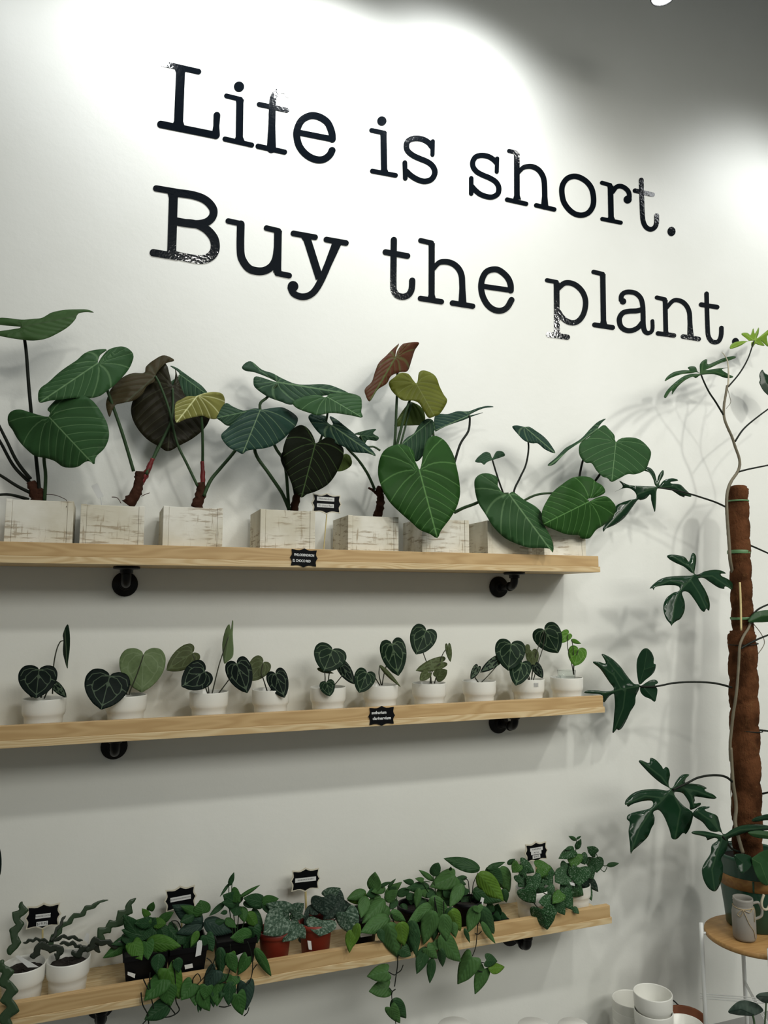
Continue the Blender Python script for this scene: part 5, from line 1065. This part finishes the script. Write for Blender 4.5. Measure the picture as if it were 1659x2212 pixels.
f = pedate('pedate', [(560, 1500), (510, 1490), (450, 1420), (400, 1350), (340, 1290), (282, 1252), (235, 1238), (262, 1290), (268, 1320), (210, 1305), (158, 1308), (220, 1362), (270, 1432), (310, 1490), (338, 1525), (330, 1550), (260, 1556), (200, 1550), (120, 1550), (85, 1570), (150, 1577), (240, 1590), (252, 1655), (300, 1600), (338, 1578), (346, 1610), (350, 1680), (342, 1760), (335, 1850), (330, 1915), (368, 1878), (376, 1892), (410, 1870), (450, 1800), (482, 1730), (502, 1700), (522, 1660), (528, 1600), (555, 1540)],
    c7, -.15, [[(560, 1512), (460, 1530), (340, 1555), (240, 1580)], [(400, 1535), (340, 1420), (200, 1310)], [(440, 1535), (420, 1700), (345, 1890)], [(420, 1460), (250, 1250)]], (560, 1512), (90, 1570), -.125)
traced(ph, 'pedate', (560, 1500), (630, 1190), [(560, 1498), (541, 1425), (535, 1340), (545, 1270), (580, 1206), (620, 1188), (660, 1220), (681, 1270), (681, 1318), (699, 1330), (690, 1380), (660, 1420), (610, 1460)], None, -.15, -.165, c7, fold=.12, mode='lines', lines=[[(562, 1496), (600, 1360), (625, 1200)], [(600, 1370), (690, 1340)]])
traced(ph, 'pedate', (568, 1520), (700, 1620), [(566, 1518), (590, 1500), (620, 1480), (660, 1460), (700, 1460), (718, 1485), (692, 1505), (712, 1540), (706, 1600), (690, 1646), (650, 1622), (600, 1600), (568, 1562)], None, -.15, -.165, c7, fold=.12, mode='lines', lines=[[(566, 1522), (640, 1530), (700, 1520)], [(600, 1530), (690, 1630)]])
stem(f, [(1350, 1525), (1250, 1497), (1150, 1482), (1000, 1478), (850, 1487), (700, 1515), (565, 1515)], .0028, .0022, -.215, -.152, c7, 'petiole_dark')
f = pedate('pedate', [(705, 490), (690, 478), (640, 450), (580, 402), (520, 342), (475, 290), (490, 278), (550, 300), (560, 262), (598, 275), (640, 320), (656, 345), (672, 326), (695, 345), (703, 392), (692, 440), (700, 478), (725, 478), (750, 430), (790, 387), (835, 380), (845, 390), (820, 412), (816, 445), (870, 450), (930, 460), (975, 485), (956, 491), (966, 506), (1020, 530), (1045, 560), (990, 560), (930, 550), (882, 546), (886, 572), (880, 598), (926, 590), (925, 610), (880, 635), (850, 640), (845, 592), (800, 525), (760, 512), (735, 515), (742, 545), (800, 610), (868, 660), (870, 700), (850, 770), (820, 820), (800, 810), (762, 850), (740, 860), (715, 850), (700, 790), (660, 692), (622, 645), (592, 650), (578, 665), (590, 700), (585, 745), (568, 775), (540, 840), (480, 900), (432, 940), (415, 965), (410, 900), (400, 800), (410, 737), (388, 712), (395, 682), (440, 660), (510, 645), (560, 630), (580, 602), (566, 576), (500, 580), (430, 600), (392, 622), (388, 600), (372, 610), (380, 570), (430, 522), (500, 497), (600, 490), (680, 502)],
    c6, -.245, [[(712, 498), (640, 580), (570, 640), (480, 780), (415, 960)], [(710, 495), (640, 400), (490, 285)], [(720, 495), (800, 420), (840, 385)], [(780, 480), (900, 505), (1040, 558)], [(720, 510), (780, 640), (740, 855)], [(650, 555), (520, 540), (380, 600)], [(800, 470), (860, 540), (880, 620)]], (712, 498), (415, 965), -.285)
stem(f, [(1165, 440), (1120, 405), (1060, 390), (980, 392), (900, 410), (830, 446), (725, 495)], .0030, .0024, -.255, -.248, c6, 'petiole_dark')
f = pedate('pedate', [(1090, 828), (1070, 802), (1030, 805), (990, 790), (940, 732), (870, 682), (900, 634), (950, 616), (1003, 624), (955, 645), (1040, 680), (1060, 714), (1076, 780), (1100, 822), (1160, 785), (1230, 757), (1330, 748), (1430, 760), (1430, 790), (1300, 800), (1200, 830), (1132, 855), (1132, 880), (1112, 948), (1078, 1000), (1092, 1060), (1080, 1160), (1040, 1237), (990, 1222), (952, 1160), (938, 1085), (958, 1030), (1000, 962), (1010, 902), (1055, 865), (1030, 848), (975, 865), (965, 842), (865, 817), (880, 798), (960, 800), (1048, 820)],
    c6, -.315, [[(1092, 838), (1050, 950), (1010, 1080), (1030, 1230)], [(1090, 830), (1000, 720), (900, 650)], [(1100, 838), (1220, 790), (1420, 772)], [(1080, 838), (960, 822), (872, 808)], [(1050, 770), (1000, 630)]], (1092, 838), (1030, 1230), -.345)
stem(f, [(1245, 960), (1160, 930), (1120, 880), (1092, 840)], .0026, .0022, -.28, -.318, c6, 'petiole_dark')
traced(ph, 'pedate_mid', (1050, 690), (1120, 950), [(1060, 700), (1120, 650), (1210, 590), (1320, 560), (1450, 580), (1480, 760), (1430, 960), (1320, 1120), (1220, 1090), (1140, 980), (1080, 820)], None, -.352, -.365, cp, fold=.1, mode='lines', lines=[[(1060, 700), (1200, 780), (1320, 1100)]])
traced(ph, 'pedate_mid', (1000, 290), (1500, 390), [(1000, 290), (1060, 260), (1200, 250), (1400, 280), (1560, 330), (1500, 390), (1300, 385), (1100, 355)], None, -.33, -.36, cp, fold=.1, mode='lines', lines=[[(1000, 290), (1250, 320), (1500, 360)]])
traced(ph, 'pedate', (820, 660), (900, 900), [(780, 640), (900, 620), (1040, 660), (1080, 760), (1000, 880), (900, 930), (830, 840), (800, 740)], None, -.348, -.362, cp, fold=.1, mode='lines', lines=[[(800, 650), (920, 760), (930, 910)]])
traced(ph, 'pedate', (1060, 60), (1400, 80), [(1060, 100), (1100, 50), (1200, 15), (1340, -10), (1460, 20), (1400, 80), (1260, 90), (1150, 110)], None, -.30, -.34, cp, fold=.1, mode='lines', lines=[[(1070, 95), (1250, 50), (1440, 30)]])
f = pedate('pedate_mid', [(878, 690), (840, 672), (800, 680), (700, 692), (620, 720), (558, 752), (580, 710), (640, 670), (720, 655), (776, 654), (760, 632), (790, 620), (830, 627), (846, 665), (868, 676), (868, 604), (900, 566), (932, 560), (936, 602), (1000, 580), (1080, 546), (1160, 530), (1190, 540), (1150, 560), (1050, 592), (970, 630), (915, 655), (1000, 642), (1130, 630), (1062, 648), (1122, 690), (1165, 715), (1100, 725), (1000, 692), (900, 694), (862, 704), (832, 725), (804, 712), (740, 742), (682, 790), (642, 840), (620, 870), (622, 832), (600, 852), (566, 900), (550, 885), (580, 830), (640, 770), (720, 710), (782, 690), (850, 686)],
    c8, -.16, [[(878, 690), (760, 720), (640, 800), (560, 890)], [(870, 685), (760, 665), (565, 745)], [(880, 680), (960, 620), (1180, 540)], [(885, 685), (1000, 668), (1150, 715)], [(875, 680), (900, 580)]], (878, 690), (560, 890), -.21)
stem(f, [(1082, 1060), (1010, 940), (950, 850), (905, 760), (878, 692)], .0026, .0021, -.152, -.162, c8, 'petiole_dark')
f = pedate('pedate_light', [(1345, 395), (1290, 400), (1222, 440), (1140, 466), (1140, 432), (1180, 406), (1240, 396), (1300, 394), (1240, 342), (1245, 325), (1290, 325), (1316, 342), (1340, 285), (1354, 330), (1388, 276), (1387, 330), (1372, 372), (1430, 330), (1480, 290), (1540, 265), (1520, 330), (1462, 352), (1472, 442), (1440, 422), (1402, 386), (1440, 438), (1385, 430), (1358, 422), (1330, 456), (1324, 412)],
    c8, -.13, [[(1348, 392), (1240, 415), (1142, 460)], [(1348, 390), (1270, 335)], [(1350, 390), (1385, 280)], [(1352, 390), (1530, 280)], [(1350, 395), (1400, 430)]], (1348, 392), (1142, 460), -.16)
stem(f, [(1120, 800), (1220, 680), (1290, 560), (1330, 450), (1348, 394)], .0022, .0018, -.15, -.131, c8, 'petiole_dark')
pedate('pedate', [(1420, 650), (1442, 680), (1492, 712), (1560, 800), (1530, 905), (1442, 850), (1396, 772), (1400, 740), (1395, 692)], c8, -.12, [[(1420, 655), (1450, 760), (1530, 890)]], (1420, 655), (1530, 900), -.13)
f = pedate('pedate', [(490, 1692), (470, 1684), (380, 1680), (260, 1674), (200, 1655), (152, 1632), (185, 1688), (105, 1735), (190, 1700), (250, 1702), (298, 1740), (305, 1788), (260, 1800), (200, 1818), (132, 1850), (110, 1900), (60, 1980), (10, 2050), (20, 2090), (32, 2060), (120, 2020), (200, 1960), (260, 1880), (318, 1802), (340, 1805), (390, 1790), (432, 1750), (436, 1800), (452, 1862), (468, 1910), (475, 1880), (481, 1800), (484, 1725), (505, 1698), (600, 1710), (690, 1765), (735, 1780), (735, 1766), (785, 1776), (790, 1760), (740, 1710), (690, 1665), (620, 1658), (602, 1645), (665, 1635), (675, 1625), (620, 1610), (550, 1630), (505, 1682), (515, 1640), (546, 1580), (545, 1540), (530, 1545), (500, 1590), (488, 1645), (480, 1610), (465, 1560), (430, 1520), (385, 1510), (370, 1540), (420, 1562), (452, 1612), (470, 1670)],
    c8, -.15, [[(490, 1694), (400, 1720), (300, 1760), (180, 1900), (25, 2065)], [(485, 1690), (330, 1690), (160, 1640)], [(488, 1688), (460, 1600), (385, 1525)], [(492, 1688), (535, 1550)], [(500, 1692), (640, 1680), (780, 1768)], [(480, 1700), (468, 1890)]], (490, 1692), (25, 2070), -.13)
stem(f, [(1106, 1868), (1000, 1820), (880, 1780), (790, 1752), (640, 1715), (500, 1694)], .0026, .0021, -.186, -.152, c8, 'petiole_dark')
f = traced(ph, 'pedate_mid', (1490, 960), (1720, 900), [(1490, 966), (1505, 925), (1540, 890), (1580, 872), (1659, 862), (1740, 880), (1760, 930), (1659, 962), (1560, 968)], None, -.25, -.27, c7, fold=.12, mode='lines', lines=[[(1495, 962), (1600, 915), (1740, 900)]])
for q, y0, y1, tf in (([(1180, 1285), (1250, 1180), (1350, 1090), (1490, 985)], -.155, -.13, c8), ([(1200, 1557), (1300, 1530), (1500, 1490)], -.162, -.18, c8), ([(1470, 295), (1560, 332), (1700, 395)], -.19, -.20, c7), ([(1420, 1195), (1550, 1122), (1700, 1060)], -.25, -.27, c7), ([(1560, 1885), (1700, 1902)], -.24, -.26, c7), ([(1510, 930), (1570, 860), (1659, 815), (1720, 800)], -.24, -.26, c7), ([(1380, 525), (1440, 512)], -.26, -.28, c6)):
    stem(ph, q, .0026, .0021, y0, y1, tf, 'petiole_dark')
stem(ph, [(1530, 975), (1600, 1065), (1627, 1150), (1560, 1255)], .0011, .0008, -.24, -.24, c7, 'vine', 'aerial_root', 5)
stem(ph, [(1150, 420), (1150, 520), (1160, 630)], .0012, .0008, -.25, -.25, c6, 'vine', 'aerial_root', 5)
stem(ph, [(1108, 800), (1130, 880), (1140, 940), (1100, 995)], .0008, .0006, -.15, -.15, c8, 'vine', 'aerial_root', 5)
stem(ph, [(1118, 790), (1122, 680), (1112, 575), (1085, 520), (1062, 495)], .0026, .0008, -.15, -.15, c8, 'rope', 'new_leaf_sheath')
# jug
JX, JY = 1.842, -.322
jg = thing('glass_jug', 'frosted glass handled jug tied with twine, in front of the green pot', 'jug', (JX, JY, TZ))
bm = BM(); lathe(bm, [(.024, .0008), (.0295, .003), (.0325, .010), (.0330, .050), (.0328, .078), (.0300, .090), (.0272, .096), (.0268, .100), (.0285, .104), (.0272, .108), (.0288, .112), (.0280, .119), (.0265, .119), (.0250, .110), (.0250, .098), (.0300, .080), (.0305, .020), (.024, .006), (0, .005)], (JX, JY, TZ), 44); obj('jar', bm, M['frost'], jg, True)
d = Vector((.72, -.45, 0)).normalized(); c0 = Vector((JX, JY, TZ))
bm = BM(); tube(bm, [c0+d*.0275+Vector((0, 0, .104)), c0+d*.043+Vector((0, 0, .107)), c0+d*.0515+Vector((0, 0, .090)), c0+d*.049+Vector((0, 0, .070)), c0+d*.032+Vector((0, 0, .060))], .0038, .0038, 10); obj('handle', bm, M['frost'], jg, True)
bm = BM(); tube(bm, [c0+Vector((.0292*math.cos(q), .0292*math.sin(q), .0945+.001*math.sin(q*3))) for q in [2*math.pi*i/36 for i in range(37)]], .0013, .0013, 6, raw=True)
fv = (cC-c0); fv.z = 0; fv.normalize(); sd = Vector((fv.y, -fv.x, 0))*-1
w3 = lambda a_, b_, r=.0340: c0+(fv*math.cos(a_)+sd*math.sin(a_))*r+Vector((0, 0, b_))
tube(bm, [w3(0, .094, .031), w3(-.3, .088), w3(-.5, .078), w3(-.3, .074), w3(-.1, .082), w3(0, .094, .031)], .0011, .0011, 6); tube(bm, [w3(0, .094, .031), w3(.15, .080), w3(.45, .055), w3(.85, .035), w3(1.0, .012)], .0011, .0011, 6); tube(bm, [w3(0, .094, .031), w3(.5, .088), w3(.9, .1, .036), w3(.95, .088, .038), w3(1.0, .060)], .0011, .0011, 6)
obj('twine_bow', bm, M['twine'], jg, True)
# ------------------------------------------------------------------ pots and cuttings near the floor
bm = BM(); lathe(bm, [(.041, 0), (.043, .002), (.0535, .083), (.0545, .0845), (.0535, .086), (.0515, .0848), (.0415, .006), (0, .005)], (0, 0, 0), 48)
PLAIN = bpy.data.meshes.new('tapered_pot'); bm.to_mesh(PLAIN); bm.free(); PLAIN.polygons.foreach_set('use_smooth', [True]*len(PLAIN.polygons)); PLAIN.materials.append(M['ceramic'])
def loose(name, x, y, z, label, group, flip=False):
    o = bpy.data.objects.new(name, PLAIN); COL.objects.link(o); o.location = (x, y, z+(.086 if flip else 0)); o.rotation_euler = (math.pi if flip else 0, 0, R_.uniform(0, 6)); tag(o, label, 'pot', group); return o
bm = BM()
lathe(bm, [(.0405, 0), (.0425, .0015), (.0445, .030), (.0450, .038), (.0485, .043), (.0500, .048), (.0505, .055), (.0510, .080), (.0505, .0822), (.0490, .0822), (.0480, .080), (.0474, .046), (.0425, .039), (.040, .005), (.0, .004)], seg=48)
NEST = bpy.data.meshes.new('white_pot'); bm.to_mesh(NEST); bm.free(); NEST.polygons.foreach_set('use_smooth', [True]*len(NEST.polygons)); NEST.materials.append(M['ceramic'])
ORD = ['topmost', 'second from the top', 'third from the top', 'fourth from the top', 'lowest']
for (px, py, Y, sc, nm) in ((1410, 2143, -.24, 1.08, 'the taller nested stack beside the terracotta pot'), (1363, 2157, -.115, 1.12, 'the shorter nested stack left of the taller one')):
    P = at(px, py, Y); hh = P.z-.0822*sc
    for q in range(5):
        o = bpy.data.objects.new('white_pot', NEST); COL.objects.link(o); o.location = (P.x, Y, hh*(4-q)/4); o.scale = (sc, sc, sc); o.rotation_euler.z = R_.uniform(0, 6)
        tag(o, f'white pot, {ORD[q]} in {nm}', 'pot', 'stacked white pots near the floor')
for (px, Y, nm) in ((983, -.30, 'white pot turned upside down, leftmost of three along the bottom picture edge'), (1153, -.26, 'white pot turned upside down, middle one of three at the bottom picture edge'), (1239, -.25, 'white pot turned upside down, nearest to the stacked pots')):
    P = at(px, 2214, Y); n_ = 4
    for q in range(n_):
        loose('white_pot', P.x, Y, (P.z-.086)*(n_-1-q)/(n_-1), nm if q == 0 else 'white upside down pot hidden under another one below the picture edge', 'upturned white pots near the floor', True)
P = at(1478, 2210, -.27)
w_ = loose('white_pot', P.x, -.27, P.z-.086, 'plain white pot in front of the terracotta pot, right of the stacks', 'stacked white pots near the floor')
loose('white_pot', P.x, -.27, 0, 'white pot under the one in front of the terracotta pot', 'stacked white pots near the floor')
P = at(1480, 2192, -.155)
tp = thing('terracotta_pot', 'brown terracotta pot beside the taller stack of white pots', 'pot', (P.x, -.155, 0))
bm = BM(); lathe(bm, [(.040, 0), (.042, .002), (.054, P.z-.03), (.059, P.z-.028), (.061, P.z-.004), (.059, P.z), (.055, P.z-.003), (.052, P.z-.03), (0, P.z-.034)], (P.x, -.155, 0), 44); obj('pot_body', bm, M['terra'], tp, True)
cb = thing('cable', 'short black cable curving down the wall behind the terracotta pot', 'cable', at(1452, 2160, -.02))
bm = BM(); tube(bm, [at(1436, 2156, -.012), at(1452, 2160, -.02), at(1463, 2169, -.03), at(1472, 2182, -.04), at(1478, 2240, -.05), Vector((1.80, -.05, .004))], .0022, .0022, 8, 8); obj('cable_run', bm, M['cable'], cb, True)
QX = at(1640, 2300, -.55).x
qp = thing('potted_plant', 'dark blue-green rounded leaves of a plant standing low in front of the plant stand', 'potted plant', (QX, -.555, 0))
bm = BM(); lathe(bm, [(.04, 0), (.042, .002), (.052, .09), (.055, .092), (.055, .105), (.051, .104), (.049, .088), (0, .086)], (QX, -.555, 0), 32); obj('pot', bm, M['blackpot'], qp, True)
traced(qp, 'silverdark', (1628, 2196), (1573, 2186), [(1628, 2194), (1646, 2186), (1648, 2180), (1638, 2170), (1622, 2163), (1603, 2161), (1588, 2168), (1573, 2186), (1590, 2192), (1610, 2194)], None, -.50, -.53, None, fold=.1, mode='lines', lines=[[(1628, 2192), (1600, 2180), (1576, 2185)]])
traced(qp, 'silverdark', (1662, 2166), (1634, 2150), [(1664, 2166), (1650, 2166), (1640, 2160), (1633, 2153), (1640, 2146), (1656, 2143), (1690, 2142), (1700, 2156)], None, -.50, -.52, None, fold=.1, mode='lines', lines=[[(1690, 2156), (1640, 2152)]])
stem(qp, [(1626, 2194), (1630, 2215), (1636, 2300)], .0026, .0030, -.50, -.55, None, 'petiole'); stem(qp, [(1655, 2166), (1652, 2215), (1645, 2300)], .0020, .0024, -.50, -.55, None, 'petiole'); 
bm = BM(); e0 = at(1636, 2300, -.55); e1 = at(1645, 2300, -.55)
tube(bm, [e0, Vector((QX-.004, -.555, .085))], .003, .003, 8, 4); tube(bm, [e1, Vector((QX+.006, -.555, .085))], .0024, .0024, 8, 4); obj('stem', bm, M['petiole'], qp, True)
# plant beyond the left edge whose hanging leaf touches the picture edge
zz = white_pot('potted_anthurium', 'plant beyond the left edge, only a dark hanging leaf edge shows', 'potted plant', -.34, -.1, ZM, 'anthuriums in white pots on the middle shelf')
traced(zz, 'anthdark', (-30, 1800), (-22, 1925), [(-28, 1802), (-8, 1812), (1, 1838), (3.5, 1862), (1, 1888), (-8, 1906), (-22, 1925), (-40, 1900), (-55, 1860), (-50, 1820)], None, -.215, -.225, None, fold=.15, mode='lines', lines=[[(-28, 1804), (-24, 1915)]])
stem(zz, [(-70, 1530), (-60, 1545), (-55, 1640), (-30, 1800)], .0018, .0014, -.15, -.216, None, 'petiole_small')
#@@PART7
